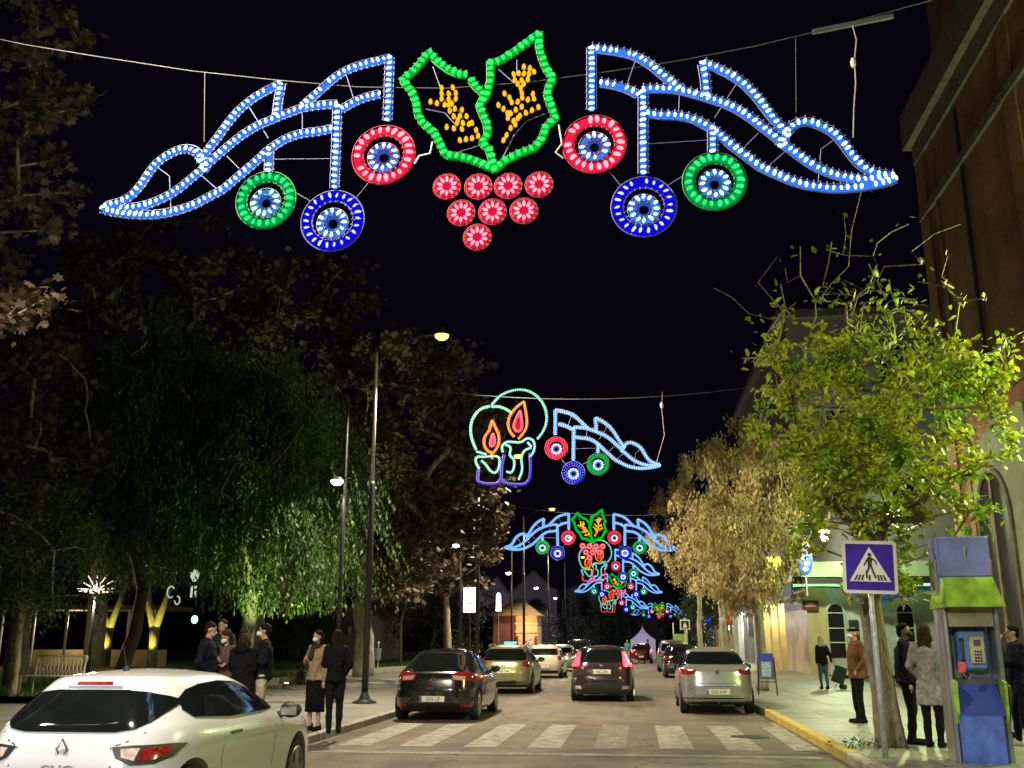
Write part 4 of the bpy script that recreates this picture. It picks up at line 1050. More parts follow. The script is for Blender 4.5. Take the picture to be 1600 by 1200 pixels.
# silver notchback on the right
tol = [(.22, .16, 4.28, .80, 6), (.30, .05, 4.42, .835, 6), (.44, .0, 4.47, .85, 5.5), (.62, .0, 4.47, .852, 5.2), (.78, .03, 4.3, .852, 5), (.92, .06, 3.7, .84, 4.8), (.99, .10, 3.3, .82, 4.6), (1.03, .30, 3.15, .795, 4.4), (1.07, .52, 3.05, .765, 4.2),
       (1.2, .80, 2.75, .70, 4.1), (1.32, 1.05, 2.5, .63, 4), (1.39, 1.22, 2.3, .575, 3.8), (1.43, 1.36, 2.15, .50, 3.6), (1.455, 1.6, 1.95, .36, 3.4)]
def tol_x(root, bvh, yb):
    hb = MB(); hb.tube([(0, .1, .26), (0, -.06, .26), (0, -.09, .30)], .018, 8); hb.ell((0, -.09, .33), .026, 10, 8); hb.build('tow_ball', M['chrome'], root)
car('silver_saloon', 'silver saloon parked by the yellow kerb, beside the blue board stand', (1.80, 23.9, 0), tol, 4.47, 1.71, (.76, 3.36), paint_silver,
    [(-.60, 1.09), (.60, 1.09), (.665, 1.13), (.60, 1.28), (.52, 1.365), (-.52, 1.365), (-.60, 1.28), (-.665, 1.13)],
    [[(.46, .985), (.50, .90), (.66, .875), (.80, .88), (.848, .92), (.83, .985), (.62, 1.0)], [(.56, .965), (.58, .91), (.74, .90), (.74, .96)]],
    .50, '0333 HXP', group='cars along the right kerb', sideglass=[gl_side(4.47, 1.46, .99, .75, 3.2)], tailmats=('tail', 'tail'), mirror_y=2.85, mirror_z=1.0, badge_z=.93, antenna=1.7,
    bumper=[(-.74, .225), (.74, .225), (.80, .30), (.80, .375), (-.80, .375), (-.80, .30)], extras=tol_x,
    seams=(('m', [(.46, .985), (.44, .86), (.50, .80), (.47, .72), (.40, .685)]), ('c', [(-.40, .685), (.40, .685)]), ('m', [(.848, .60), (.60, .57), (.44, .62), (.34, .625)]), ('c', [(-.34, .625), (.34, .625)])))
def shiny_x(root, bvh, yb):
    for x, z in ((-.5, .95), (-.62, .72), (.58, .95), (-.1, .60), (.25, .52)): MB().ell((x, -.02, z), (.05, .02, .04), 8, 6).build('glint_bead', M['chrome'], root)  # chrome beads added to stand in for bright reflections on the bodywork
car('black_compact', 'black compact car on the right, half behind the silver saloon', (2.05, 47.5, 0), rows_hatch(4.0, 1.72, 1.52), 4.0, 1.72, (.66, 3.2), paint_black,
    [(-.60, 1.02), (.60, 1.02), (.66, 1.08), (.58, 1.32), (-.58, 1.32), (-.66, 1.08)], [[(.62, .98), (.66, .80), (.83, .80), (.855, .88), (.80, 1.0)]], .55, '8810 CWT', group='cars along the right kerb',
    sideglass=[gl_side(4.0, 1.5, .96, .5, 2.9)], mirror_y=2.6, detail=0, extras=shiny_x)
car('grey_van', 'pale tall car on the right just beyond the black compact', (2.0, 57, 0), rows_hatch(4.4, 1.8, 1.72, belt=1.0), 4.4, 1.8, (.75, 3.5), paint_silver,
    [(-.62, 1.12), (.62, 1.12), (.68, 1.18), (.60, 1.50), (-.60, 1.50), (-.68, 1.18)], [[(.66, 1.05), (.68, .88), (.84, .88), (.87, .96), (.82, 1.06)]], .62, '2764 FDC', group='cars along the right kerb', sideglass=[gl_side(4.4, 1.72, 1.04, .5, 3.1)], detail=0)
car('small_red_car', 'small dark red car with tail lights lit, in front of the white tent', (.35, 80, 0), rows_hatch(3.9, 1.68, 1.48), 3.9, 1.68, (.66, 3.1), paint_dark,
    [(-.60, 1.02), (.60, 1.02), (.66, 1.08), (.58, 1.30), (-.58, 1.30), (-.66, 1.08)], [[(.60, .98), (.64, .82), (.80, .82), (.82, .90), (.78, 1.0)]], .50, '1195 HSG', sideglass=[gl_side(3.9, 1.48, .96, .5, 2.8)], detail=0, lit=True)
# ================================================================== STREET LAMPS
WARM = (1.0, .85, .58)
M['lens'] = emat('lit_lamp_lens', (1.0, .86, .12), 3.2)
M['lens_white'] = emat('lit_low_lamp_lens', (1.0, .95, .72), 12)
def street_lamp(y, label, x=-6.76, lights=True, power=6500):
    root = empty('street_lamp', (x, y, .125), 0, label, 'street lamp', 'lamp posts along the park pavement')
    MB().lathe([(.30, 0), (.30, .035), (.16, .09), (.11, .20), (.088, .26)], n=20).build('base', M['pole_dark'], root, smooth=False)
    p = MB(); p.lathe([(.088, .2), (.080, 5.45), (.075, 5.55)], n=14); o = p.build('pole', M['pole_dark'], root, smooth=True)
    p = MB(); p.lathe([(.050, 5.5), (.040, 8.9), (.020, 9.1)], n=10); p.build('upper_pole', M['pole_grey'], root, smooth=True)
    a = MB(); a.tube([(0, 0, 8.75), (.5, 0, 9.25), (1.2, 0, 9.5), (1.72, 0, 9.52)], .024, 8); a.build('road_arm', M['pole_dark'], root, smooth=True)
    a = MB(); a.tube([(0, 0, 5.62), (-.4, 0, 5.66), (-.80, 0, 5.66)], .022, 8); a.build('path_arm', M['pole_dark'], root, smooth=True)
    for nm, cx, cz, r, mt in (('road_lamp_head', 1.78, 9.52, .22, 'lens'), ('path_lamp_head', -.95, 5.62, .19, 'lens_white')):
        h = MB().lathe([(r * .2, .09), (r * .75, .05), (r, .0), (r * .96, -.02)], (cx, 0, cz), 18).build(nm, M['pole_dark'], root, smooth=True)
        MB().lathe([(r * .85, -.022), (r * .82, -.08), (r * .5, -.14)], (cx, 0, cz), 18).build('lens', M[mt], h, smooth=True)
        if lights:
            big = nm.startswith('road')
            lamp('SPOT', (x + cx, y, .125 + cz - .22), power if big else power * .03, (WARM if y > 0 else (.97, .95, 1.0)) if big else (1, .86, .58), .12, target=(x + cx + ((2.6 if y > 10 else .8) if big else .0), y, 0), spot=(2.45 if y > 10 else 2.75) if big else 2.1, blend=.22, parent=root)
    return root
names = {25.2: 'nearest lamp post, its dark base at the kerb beside the black hatchback', 43.2: 'second lamp post, rising to the candles with the blue base', 61.5: 'third lamp post with its low lamp over the lit kiosk', 79: 'fourth lamp post, slim and grey beside the gabled house', 98: 'farthest lamp post, beside the small left wing lights',
         7.2: 'lamp post outside the view, above the white hatchback', -11: 'lamp post behind the viewpoint'}
for y, lb in names.items(): street_lamp(y, lb, lights=(y < 90), power=(6500 if y > 10 else 4800) if y > 0 else 12500)
for y, top, lb, xx in ((25.6, 7.75, 'slim dark mast rising behind the two women', -7.62), (43.8, 7.85, 'slim mast left of the lit purple advertising panel', -7.62), (62.2, 8.0, 'slim mast behind the kiosk', -7.6)):
    r_ = empty('cable_mast', (xx, y, .125), 0, lb, 'mast', 'slim masts beside the lamp posts')
    MB().lathe([(.06, 0), (.055, 4), (.04, top - .1), (.015, top)], n=10).build('pole', M['pole_dark'], r_, smooth=True)
    MB().lathe([(.14, 0), (.14, .03), (.065, .08)], n=12).build('base', M['pole_dark'], r_)
r_ = empty('cable_mast', (MASTTOP.x, Y1 + .03, .125), 0, 'mast outside the view that carries the nearest cable', 'mast', 'slim masts beside the lamp posts')
MB().lathe([(.09, 0), (.08, 5), (.06, MASTTOP.z + .2)], n=10).build('pole', M['pole_dark'], r_, smooth=True)

# ================================================================== PEDESTRIAN CROSSING SIGN
def crossing_sign():
    b = gp(1384, 1186, .12); c = at(1359, 886, b.y - .06); root = empty('crossing_sign', (b.x, b.y, .12), 0, 'square blue pedestrian crossing sign on a grey pole before the tree', 'road sign')
    lx, lz = c.x - b.x, c.z - .12
    MB().tube([(0, 0, 0), (lx, .03, lz + .30)], .038, 12).build('pole', M['pole_grey'], root, smooth=True)
    s = .355; M['signblue'] = mat('sign_blue', (.045, .022, .34), .25, vary=.1, scale=3, coat=.4); M['signwhite'] = mat('sign_white', (.62, .60, .55), .35, vary=.05)
    T = Matrix.Translation((lx, -.06, lz)) @ Matrix.Rotation(math.radians(2.2), 4, 'Y') @ Matrix.Rotation(math.radians(-4), 4, 'Z')
    def rr(h, r, n=5):
        o = []
        for cx, cz, a0 in ((h - r, h - r, 0), (-h + r, h - r, 90), (-h + r, -h + r, 180), (h - r, -h + r, 270)):
            for k in range(n + 1): t = math.radians(a0 + 90 * k / n); o.append((cx + r * math.cos(t), cz + r * math.sin(t)))
        return o
    pn = MB().plate(rr(s, .05), -.0, .03).xf(T).build('panel', M['signwhite'], root)
    MB().plate(rr(s - .045, .01), -.004, -.001).xf(T).build('blue_field', M['signblue'], pn)
    MB().plate([(0, .27), (-.27, -.195), (.27, -.195)], -.008, -.005).xf(T).build('white_triangle', M['signwhite'], pn)
    k = MB(); ink = lambda poly: k.plate(poly, -.012, -.009)
    k.lathe([(.026, -.009), (.026, -.012)], (0, 0, .165), 14, axis='Y')
    ink([(-.02, .135), (.025, .135), (.035, .11), (.022, .03), (-.025, .03), (-.03, .10)])
    ink([(-.02, .13), (-.035, .115), (-.085, .02), (-.07, .012), (-.02, .09)])
    ink([(.025, .13), (.085, .085), (.092, .03), (.076, .03), (.068, .075), (.02, .105)])
    ink([(-.025, .035), (.008, .035), (-.005, -.03), (-.035, -.08), (-.03, -.15), (-.055, -.15), (-.062, -.07), (-.03, -.02)])
    ink([(-.002, .035), (.025, .035), (.045, -.04), (.085, -.15), (.058, -.15), (.02, -.05)])
    for x in (-.20, -.155, -.11, -.01, .115, .155, .20): ink([(x - .014, -.18), (x + .012, -.18), (x * .82 + .012, -.105), (x * .82 - .010, -.105)])
    k.xf(T).build('walking_figure', M['ink'], pn)
    br = MB(); br.bbox((-.06, .03, -.2), (.06, .05, -.17)); br.bbox((-.06, .03, .17), (.06, .05, .2)); br.xf(T).build('bracket', M['pole_grey'], root)
crossing_sign()

# ================================================================== PHONE BOOTH
def booth():
    by = 13.95; bx = at(1514, 1000, by).x; root = empty('phone_booth', (bx, by, .12), math.radians(-3), 'blue and green public phone booth on the pavement corner', 'phone booth')
    Bl = mat('booth_blue', (.06, .12, .42), .45, vary=.28, scale=5, coat=.2); Bd = mat('booth_dark_blue', (.03, .05, .24), .4, vary=.12, scale=3)
    Gn = mat('booth_lime', (.24, .42, .035), .45, vary=.3, scale=5); Gr = mat('booth_grey_steel', (.20, .24, .25), .35, .6, vary=.25, scale=3, bump=.05)
    Bp = mat('booth_lilac_panel', (.16, .19, .46), .45, vary=.2, scale=3); Dk = mat('booth_inner', (.05, .05, .055), .6)
    W = .335
    for s in (-1, 1):
        MB().bevbox((s * (W + .045), .05, 1.30), (.085, .46, 2.60), .02).build('pillar', M['steel'] if s < 0 else Gr, root)
    MB().bevbox((-.01, .03, 2.63), (.78, .56, .54), .02).build('top_box', Bp, root)
    hs = MB(); hs.tube([(.03 + .035 * math.cos(t), -.262, 2.66 + .10 * math.sin(t)) for t in np.linspace(1.9, 4.4, 9)], .016, 6); hs.build('handset_symbol', mat('faded_gold', (.30, .27, .20), .5), root)
    # flared lime canopy
    cv = MB(); cv.add([(-.37, -.26, 2.36), (.37, -.26, 2.36), (.46, -.44, 1.97), (-.40, -.44, 1.97), (-.37, .2, 2.36), (-.50, .2, 1.95), (.37, .2, 2.36), (.52, .2, 1.95)],
                     [(0, 1, 2, 3), (0, 3, 5, 4), (1, 6, 7, 2), (0, 4, 6, 1)])
    o = cv.build('canopy', Gn, root); sd = o.modifiers.new('thick', 'SOLIDIFY'); sd.thickness = .02
    MB().bbox((-.33, -.2, 1.72), (.33, .2, 2.30)).build('inner_header', mat('booth_beige', (.25, .21, .14), .5), root)
    MB().bbox((-.33, .20, .85), (.33, .24, 1.72)).build('back_panel', Gr, root)
    MB().bbox((-.33, -.02, .98), (.33, .20, 1.05)).build('shelf', Dk, root)
    ph = MB().bevbox((.03, .08, 1.42), (.44, .20, .52), .03).build('telephone', mat('telephone_blue', (.10, .22, .42), .35), root)
    MB().bevbox((.10, -.03, 1.42), (.22, .03, .36), .012).build('keypad_panel', mat('telephone_beige', (.42, .36, .20), .45), ph)
    MB().bbox((.05, -.052, 1.47), (.15, -.046, 1.55)).build('display', Dk, ph)
    kk = MB()
    for i in range(3):
        for j in range(4): kk.box((.06 + .04 * i, -.05, 1.28 + .04 * j), (.026, .01, .024))
    kk.build('keys', M['trim'], ph)
    h = MB(); h.tube([(-.13, -.04, 1.26), (-.13, -.07, 1.32), (-.13, -.075, 1.48), (-.13, -.04, 1.56)], [.035, .022, .022, .036], 10); h.build('handset', M['trim'], ph, smooth=True)
    h = MB(); h.tube([(-.13, -.05, 1.25), (-.16, -.05, 1.12), (-.08, 0, 1.04), (.02, .05, 1.12)], .010, 6); h.build('cord', M['pole_grey'], ph, smooth=True)
    for s in (-1, 1):
        MB().xplate([(-.10, 1.06), (-.34, 1.02), (-.30, .62), (-.22, .50), (-.1, .5)], s * .335, s * .375).build('side_wing', Gn, root)
    d = MB(); d.add([(-.30, -.05, .98), (.30, -.05, .98), (.33, -.30, .60), (-.33, -.30, .60), (-.30, .2, .98), (.30, .2, .98), (.33, .2, .6), (-.33, .2, .6)], [(0, 1, 2, 3), (0, 3, 7, 4), (1, 5, 6, 2), (4, 5, 1, 0), (4, 7, 6, 5)])
    d.build('sloping_panel', Bd, root)
    MB().bevbox((-.03, -.05, .30), (.62, .52, .60), .012).build('lower_panel', Bl, root)
    MB().bbox((-.40, -.33, .0), (.42, .30, .02)).build('plinth', M['steel'], root)
    st = MB().lathe([(.05, 0), (.05, .004)], (-.24, -.32, 1.20), 16, axis='Y').build('red_glint_disc', mat('red_glint_disc', (.6, .06, .04), .4), root)  # round red light reflection put in as a coloured disc with pink backing
    MB().bbox((-.29, -.315, 1.14), (-.19, -.300, 1.27)).build('red_glint_backing', mat('glint_pink', (.5, .12, .10), .4), root)
booth()
bpy.data.objects['phone_booth'].scale = (.82, 1, (at(1500, 838, 13.7).z - .12) / 2.90)

# ================================================================== BOARD STAND
def stand():
    b = gp(1200, 1087, .12); root = empty('notice_stand', (b.x, b.y, .12), math.radians(-8), 'low blue framed board on legs at the kerb behind the silver saloon', 'sign')
    for s in (-1, 1):
        MB().tube([(s * .26, -.05, 0), (s * .22, 0, 1.05)], .018, 8).build('leg', M['pole_dark'], root); MB().tube([(s * .26, .40, 0), (s * .20, .05, 1.05)], .018, 8).build('leg', M['pole_dark'], root)
    MB().tube([(-.25, -.03, .38), (.25, -.03, .38)], .015, 8).build('crossbar', M['pole_dark'], root)
    MB().bevbox((0, -.03, .78), (.42, .035, .66), .01).build('board', mat('board_frame', (.06, .09, .12), .5), root)
    MB().bbox((-.20, -.056, .96), (.20, -.05, 1.16)).build('blue_header', mat('board_blue', (.03, .05, .42), .4), root)
    MB().bbox((-.13, -.056, .52), (.13, -.05, .93)).build('poster', mat('board_poster', (.28, .42, .50), .5, vary=.25, scale=14), root)
stand()
# ================================================================== PEOPLE
SK = mat('skin', (.42, .25, .17), .55, vary=.08, scale=12)
def cloth(name, c, sc=18): return mat(name, c, .95, vary=.25, scale=sc, bump=.4, bscale=45, spec=.12)
CL = {k: cloth('cloth_' + k, v) for k, v in dict(black=(.006, .006, .007), navy=(.007, .009, .015), brown=(.11, .052, .025), grey=(.22, .21, .18), jeans=(.05, .085, .17), beige=(.36, .31, .22), tan=(.26, .19, .12), dark_brown=(.035, .025, .018), dark_green=(.02, .035, .03), teal=(.05, .22, .20), white=(.6, .6, .6), mauve=(.10, .06, .06)).items()}
HR = {k: mat('hair_' + k, v, .75, vary=.5, scale=40, spec=.1, bump=.5, bscale=70, stretch=(1, 1, .15)) for k, v in dict(black=(.008, .007, .006), brown=(.03, .017, .009), grey=(.22, .21, .19), blond=(.30, .22, .11)).items()}
MSK = mat('face_mask', (.62, .62, .60), .8, vary=.03); MSKB = mat('black_face_mask', (.012, .012, .012), .8)
EYE = mat('eye', (.02, .015, .012), .2)
FOLD = bpy.data.textures.new('folds', 'CLOUDS'); FOLD.noise_scale = .11; FOLD.noise_depth = 2
def remesh(vox, sm=4, fold=0.0):
    def f(o):
        m = o.modifiers.new('r', 'REMESH'); m.mode = 'VOXEL'; m.voxel_size = vox
        s_ = o.modifiers.new('s', 'SMOOTH'); s_.factor = .5; s_.iterations = sm
        if fold:
            d_ = o.modifiers.new('d', 'DISPLACE'); d_.texture = FOLD; d_.texture_coords = 'LOCAL'; d_.strength = fold; d_.mid_level = .5
    return f
def person(label, x, y, z, rz, h=1.70, top='black', legs='black', hair='black', hairlen=0, mask=None, arms=('down', 'down'), coat=0.0, shoes='black', female=False, cap=None, lean=0., stride=0., hood=False, scarf=None, skirt=0.0, lod=1, headturn=0., headdown=0., name='person', group=None, bulk=1.0, shin='skin'):
    """stands at x, y facing its own +Y turned by rz; coat = how far the coat falls below the hip (share of height)"""
    k = h / 1.75; root = empty(name, (x, y, z), rz, label, 'person', group); v = Vector; coat = max(coat, .05)
    sw = (.185 if not female else .160) * k; hp = .095 * k
    vox = .0115 if lod else .022
    hipz, shz = .93 * k, 1.43 * k
    ln = lambda p: v((p[0], p[1] + (p[2] - hipz) * lean if p[2] > hipz else p[1], p[2]))
    J = dict(pel=v((0, 0, .95 * k)), chest=ln((0, .0, 1.28 * k)), neck=ln((0, -.01, 1.47 * k)), head=ln((0, .02 + .03 * headdown, 1.635 * k)))
    B = MB(); body = lambda *a: B.cap(*a)
    B.ell(J['pel'], (.155 * k * bulk, .11 * k * bulk, .13 * k)); B.ell(J['chest'], (.165 * k * bulk, .115 * k * bulk, .20 * k)); B.cap(J['pel'], J['chest'], .125 * k, .13 * k)
    B.cap(J['neck'] - v((0, 0, .05 * k)), J['head'], .055 * k, .055 * k)
    H = J['head']; Mh = Matrix.Rotation(headturn, 3, 'Z') @ Matrix.Rotation(-headdown * .5, 3, 'X')
    hd = lambda a: H + Mh @ (v(a) * k)
    B.ell(hd((0, -.012, .028)), (.076 * k, .094 * k, .092 * k), 16, 12, Mh); B.ell(hd((0, .03, -.045)), (.055 * k, .062 * k, .062 * k), 12, 8, Mh)
    B.cap(hd((0, .085, .0)), hd((0, .108, -.022)), .010 * k, .015 * k, 8)
    for s in (-1, 1): B.ell(hd((s * .078, -.01, -.005)), (.012 * k, .02 * k, .032 * k), 8, 6, Mh)
    B.cap(hd((-.022, .088, -.062)), hd((.022, .088, -.062)), .009 * k, .009 * k, 8)
    LG = {}; AR = {}
    for s, st_ in ((-1, stride), (1, -stride)):
        hip = v((s * hp, 0, .92 * k)); foot = v((s * (.085 + .02 * (1 - female)) * k, st_, .085 * k)); knee = (hip + foot) / 2 + v((0, .03 + abs(st_) * .25, .02)); LG[s] = (hip, knee, foot)
        B.cap(hip, knee, .082 * k, .056 * k); B.cap(knee, foot, .054 * k, .036 * k); B.cap(foot + v((0, -.03, -.045)) * k, foot + v((0, .15 * k, -.055 * k)), .035 * k, .03 * k)
    for s, a in ((-1, arms[0]), (1, arms[1])):
        sh = ln((s * sw, -.01, shz))
        if a == 'down': el = ln((s * (sw + .05 * k), -.03, 1.13 * k)); wr = ln((s * (sw + .045 * k), .06, .87 * k)); fd = v((0, .15, -1))
        elif a == 'pocket': el = ln((s * (sw + .09 * k), -.07, 1.15 * k)); wr = ln((s * (sw - .01), .07, .96 * k)); fd = v((-s * .3, .3, -.8))
        elif a == 'phone': el = ln((s * (sw + .05 * k), -.02, 1.15 * k)); wr = ln((s * .09, .24, 1.22 * k)); fd = v((-s * .5, .5, .6))
        elif a == 'fold': el = ln((s * (sw + .05 * k), -.01, 1.14 * k)); wr = ln((-s * .03, .20, 1.16 * k)); fd = v((-s, .1, 0))
        elif a == 'face': el = ln((s * (sw + .03 * k), .10, 1.20 * k)); wr = ln((s * .08, .20, 1.45 * k)); fd = v((-s * .3, -.2, 1))
        elif a == 'reach': el = ln((s * (sw + .03 * k), .12, 1.20 * k)); wr = ln((s * sw, .36, 1.14 * k)); fd = v((0, 1, .1))
        elif a == 'pull': el = ln((s * (sw + .08 * k), -.08, 1.14 * k)); wr = ln((s * (sw + .14 * k), -.02, .90 * k)); fd = v((.1 * s, -.2, -1))
        AR[s] = (sh, el, wr); B.cap(sh, el, .050 * k, .040 * k); B.cap(el, wr, .040 * k, .026 * k)
        fd.normalize(); pl = wr + fd * .055 * k; B.cap(wr, pl, .024 * k, .030 * k, 8)
        sd = fd.cross(v((0, 1, 0)) if abs(fd.y) < .8 else v((0, 0, 1))).normalized(); nn = fd.cross(sd)
        if lod:
            for q, L in zip((-1.5, -.5, .5, 1.5), (.058, .070, .066, .050)):
                p0 = pl + sd * q * .017 * k + fd * .015 * k; p1 = p0 + fd * L * .55 * k; p2 = p1 + (fd * .8 + nn * .5) * L * .5 * k; B.cap(p0, p1, .0092, .0085, 6); B.cap(p1, p2, .0085, .007, 6)
            B.cap(wr + fd * .03 * k, wr + fd * .075 * k + sd * .045 * k, .011, .009, 6)
    me = baked(B, remesh(vox, 3), SK); link('body', me, root)
    # trousers or skirt
    T = MB()
    if not skirt:
        T.ell(J['pel'] - v((0, 0, .02 * k)), (.165 * k * bulk, .12 * k * bulk, .12 * k))
        for s in (-1, 1):
            a, b, c = LG[s]; T.cap(a, b, .095 * k * bulk, .072 * k); T.cap(b, c + v((0, 0, .02)), .070 * k, .054 * k)
        link('trousers', baked(T, remesh(.016 if lod else .026, 4, .035), CL[legs]), root)
    else:
        prof = [(.165, .95), (.185, .85), (.19, .70), (.185, .55), (.19, .95 - skirt)]
        T.lathe([(r * k, zz * k) for r, zz in prof], n=22, sy=.75)
        o = T.build('skirt', CL[legs], root, smooth=True)
        if shin != 'skin':
            T = MB(); [T.cap(LG[s][1], LG[s][2], .058 * k, .042 * k) for s in (-1, 1)]; link('stockings', baked(T, remesh(.014, 3), CL[shin]), root)
    for s in (-1, 1):
        f = LG[s][2]; S = MB(); S.cap(f + v((0, -.04 * k, -.04 * k)), f + v((0, .165 * k, -.050 * k)), .050 * k, .041 * k)
        S.cap(f + v((0, -.02, .03)), f + v((0, -.02, -.03)), .045 * k, .048 * k)
        if female: S.box(f + v((0, -.05 * k, -.065 * k)), (.03, .03, .04))
        link('shoe', baked(S, remesh(.012, 3), CL[shoes] if shoes in CL else M['black']), root)
    # jacket
    Jk = MB(); b_ = bulk
    Jk.ell(J['chest'], (.195 * k * b_, .145 * k * b_, .215 * k)); Jk.cap(J['chest'] - v((0, 0, .05 * k)), J['pel'] + v((0, 0, .0)), .155 * k * b_, .155 * k * b_)
    Jk.ell(J['pel'] + v((0, 0, .02 * k)), (.185 * k * b_, .14 * k * b_, .14 * k)); Jk.cap(ln((-sw * .8, -.01, shz)), ln((sw * .8, -.01, shz)), .075 * k, .075 * k)
    if coat: Jk.lathe([(.15 * k, .98 * k), (.185 * k * b_, .93 * k), (.195 * k * b_, (.93 - coat * .5) * k), (.20 * k * b_, (.93 - coat) * k)], n=20, sy=.78)
    for s in (-1, 1):
        a, b, c = AR[s]; Jk.cap(a, b, .072 * k * b_, .058 * k); Jk.cap(b, b.lerp(c, .93), .058 * k, .044 * k)
    Jk.cap(J['neck'] - v((0, 0, .05 * k)), J['neck'] + v((0, .005, .012)), .082 * k, .068 * k)
    if hood: Jk.ell(J['neck'] + v((0, -.08, .02)) * k, (.14 * k, .11 * k, .10 * k))
    link('jacket', baked(Jk, remesh(.016 if lod else .026, 4, .045), CL[top]), root)
    if scarf:
        S = MB(); S.ell(J['neck'] + v((0, .02, .0)), (.115 * k, .105 * k, .07 * k)); S.cap(J['neck'] + v((.03, .10, -.02)), J['chest'] + v((.03, .15, .0)), .05, .05); link('scarf', baked(S, remesh(.016, 3), CL[scarf]), root)
    # hair or cap
    Hm = MB()
    if cap:
        Hm.ell(hd((0, -.015, .062)), (.088 * k, .104 * k, .048 * k), 16, 10, Mh); Hm.cap(hd((-.04, .085, .066)), hd((.04, .085, .066)), .018, .018, 8)
        link('cap', baked(Hm, remesh(.010, 3), CL[cap]), root)
        Hm = MB(); Hm.ell(hd((0, -.035, .015)), (.083 * k, .085 * k, .075 * k), 14, 10, Mh); link('hair', baked(Hm, remesh(.010, 2), HR[hair]), root)
    else:
        Hm.ell(hd((0, -.028, .056)), (.086 * k, .098 * k, .078 * k), 16, 10, Mh); Hm.ell(hd((0, -.060, .0)), (.078 * k, .058 * k, .085 * k), 14, 10, Mh)
        if hairlen:
            for dx, dl in ((-.06, .75), (-.03, .95), (0, 1.05), (.035, .9), (.062, .7)): Hm.cap(hd((dx, -.055, 0)), J['neck'] + v((dx * 1.3 * k, -.075 * k - lean * .02, -hairlen * dl * k)), .045 * k, .022 * k)
            for s in (-1, 1): Hm.cap(hd((s * .074, -.01, .03)), hd((s * .082, .0, -.12)), .022 * k, .026 * k)
        link('hair', baked(Hm, remesh(.010, 2, .028), HR[hair]), root)
    if lod:
        e = MB(); [e.ell(hd((s * .031, .078, .012)), (.012 * k, .008 * k, .007 * k), 8, 6, Mh) for s in (-1, 1)]; e.build('eyes', EYE, root, smooth=True)
    if mask:
        Q = MB(); Q.ell(hd((0, .052, -.038)), (.058 * k, .068 * k, .048 * k), 14, 10, Mh); Q.cap(hd((0, .10, -.015)), hd((0, .105, -.05)), .020 * k, .024 * k, 8)
        o = link('face_mask', baked(Q, remesh(.009, 3), MSK if mask == 'white' else MSKB), root)
        st = MB(); [st.tube([hd((s * .05, .06, -.03)), hd((s * .084, -.005, -.0))], .0025, 4) for s in (-1, 1)]; st.build('strap', MSK if mask == 'white' else MSKB, o)
    return root, AR, k
ZP = .126
def toCam(x, y): return math.atan2(-(0 - x), (0 - y))       # rz that turns a figure's front to the camera
p = gp(490, 1142, .125)
person('woman in a tan jacket and long black skirt with a white mask, facing the viewer', p.x, p.y, ZP, PI - .25, 1.66, 'tan', 'black', 'black', .12, 'white', ('down', 'phone'), 0, skirt=.62, female=True, scarf='dark_brown', shoes='black')
r_ = gp(516, 1146, .125)
person('woman in dark clothes, long black hair, her back turned, beside the tan jacket', r_.x + .05, r_.y, ZP, .35, 1.66, 'black', 'black', 'black', .22, None, ('phone', 'pocket'), 0, female=True)
bg_ = empty('handbag', (p.x - .27, p.y - .02, ZP), 0, 'black shoulder bag hanging at the hip of the woman in tan', 'bag')
MB().bevbox((0, 0, .88), (.10, .28, .24), .03).build('bag_body', CL['black'], bg_); MB().tube([(0, -.1, 1.0), (.12, -.04, 1.40), (.12, .05, 1.40), (0, .1, 1.0)], .012, 6).build('strap', CL['black'], bg_)
# the group of five behind the white hatchback
def pg(x, y): q = gp(x, y, .125); return q.x, q.y
x, y = pg(314, 1150); person('man in a long navy coat seen from the side, at the left of the group', x, y, ZP, -PI / 2 + .2, 1.78, 'navy', 'black', 'black', 0, None, ('pocket', 'pocket'), .28, headdown=.5, bulk=1.08)
x, y = pg(345, 1146); person('person with brown hair and a white mask looking down, second in the group', x, y, ZP, PI - .3, 1.66, 'mauve', 'jeans', 'brown', .05, 'white', ('phone', 'fold'), 0, headdown=.8, female=True)
x, y = pg(338, 1120); person('tall man with short dark hair behind the group under the weeping tree', x, y, ZP, PI, 1.92, 'dark_green', 'black', 'black', 0, None, ('down', 'down'), 0)
x, y = pg(372, 1152); person('woman in a bulky black coat seen from behind, in the middle of the group', x, y, ZP, .1, 1.60, 'black', 'black', 'brown', .10, None, ('fold', 'fold'), .22, female=True, hood=True, bulk=1.22)
x, y = pg(405, 1150); person('man in a dark jacket, beige trousers and white mask, right end of the group', x, y, ZP, PI / 2 + .25, 1.76, 'navy', 'beige', 'black', 0, 'white', ('phone', 'pocket'), .02)
x, y = pg(432, 1100)
# right pavement
x, y = pg(1346, 1130); person('older man in a brown coat, dark cap and white mask, beside the tree trunk', x, y, ZP, PI / 2 + .15, 1.74, 'brown', 'black', 'grey', 0, 'white', ('pocket', 'pocket'), .12, cap='black', bulk=1.1)
x, y = pg(1414, 1163); x += .12; person('man in black with a black mask between the tree and the phone booth', x, y, ZP, -PI / 2 - .35, 1.74, 'black', 'black', 'black', 0, 'black', ('pocket', 'down'), 0, bulk=1.1)
x, y = pg(1462, 1168); person('woman in a light grey coat with long brown hair, half behind the phone booth', x, y, ZP, -.5, 1.72, 'grey', 'black', 'brown', .20, None, ('pocket', 'down'), .34, female=True)
x, y = pg(1604, 1165); rr_, _, _ = person('person in dark sportswear and white-soled shoes, cut off by the right edge', x, y, ZP, PI / 2, 1.72, 'navy', 'navy', 'black', 0, None, ('phone', 'phone'), 0, stride=.12, shoes='white')
x, y = pg(1572, 1152); person('person in black trousers with dark trainers, behind the phone booth', x, y, ZP, -PI / 2, 1.70, 'black', 'black', 'black', 0, None, ('down', 'down'), 0, shoes='black')
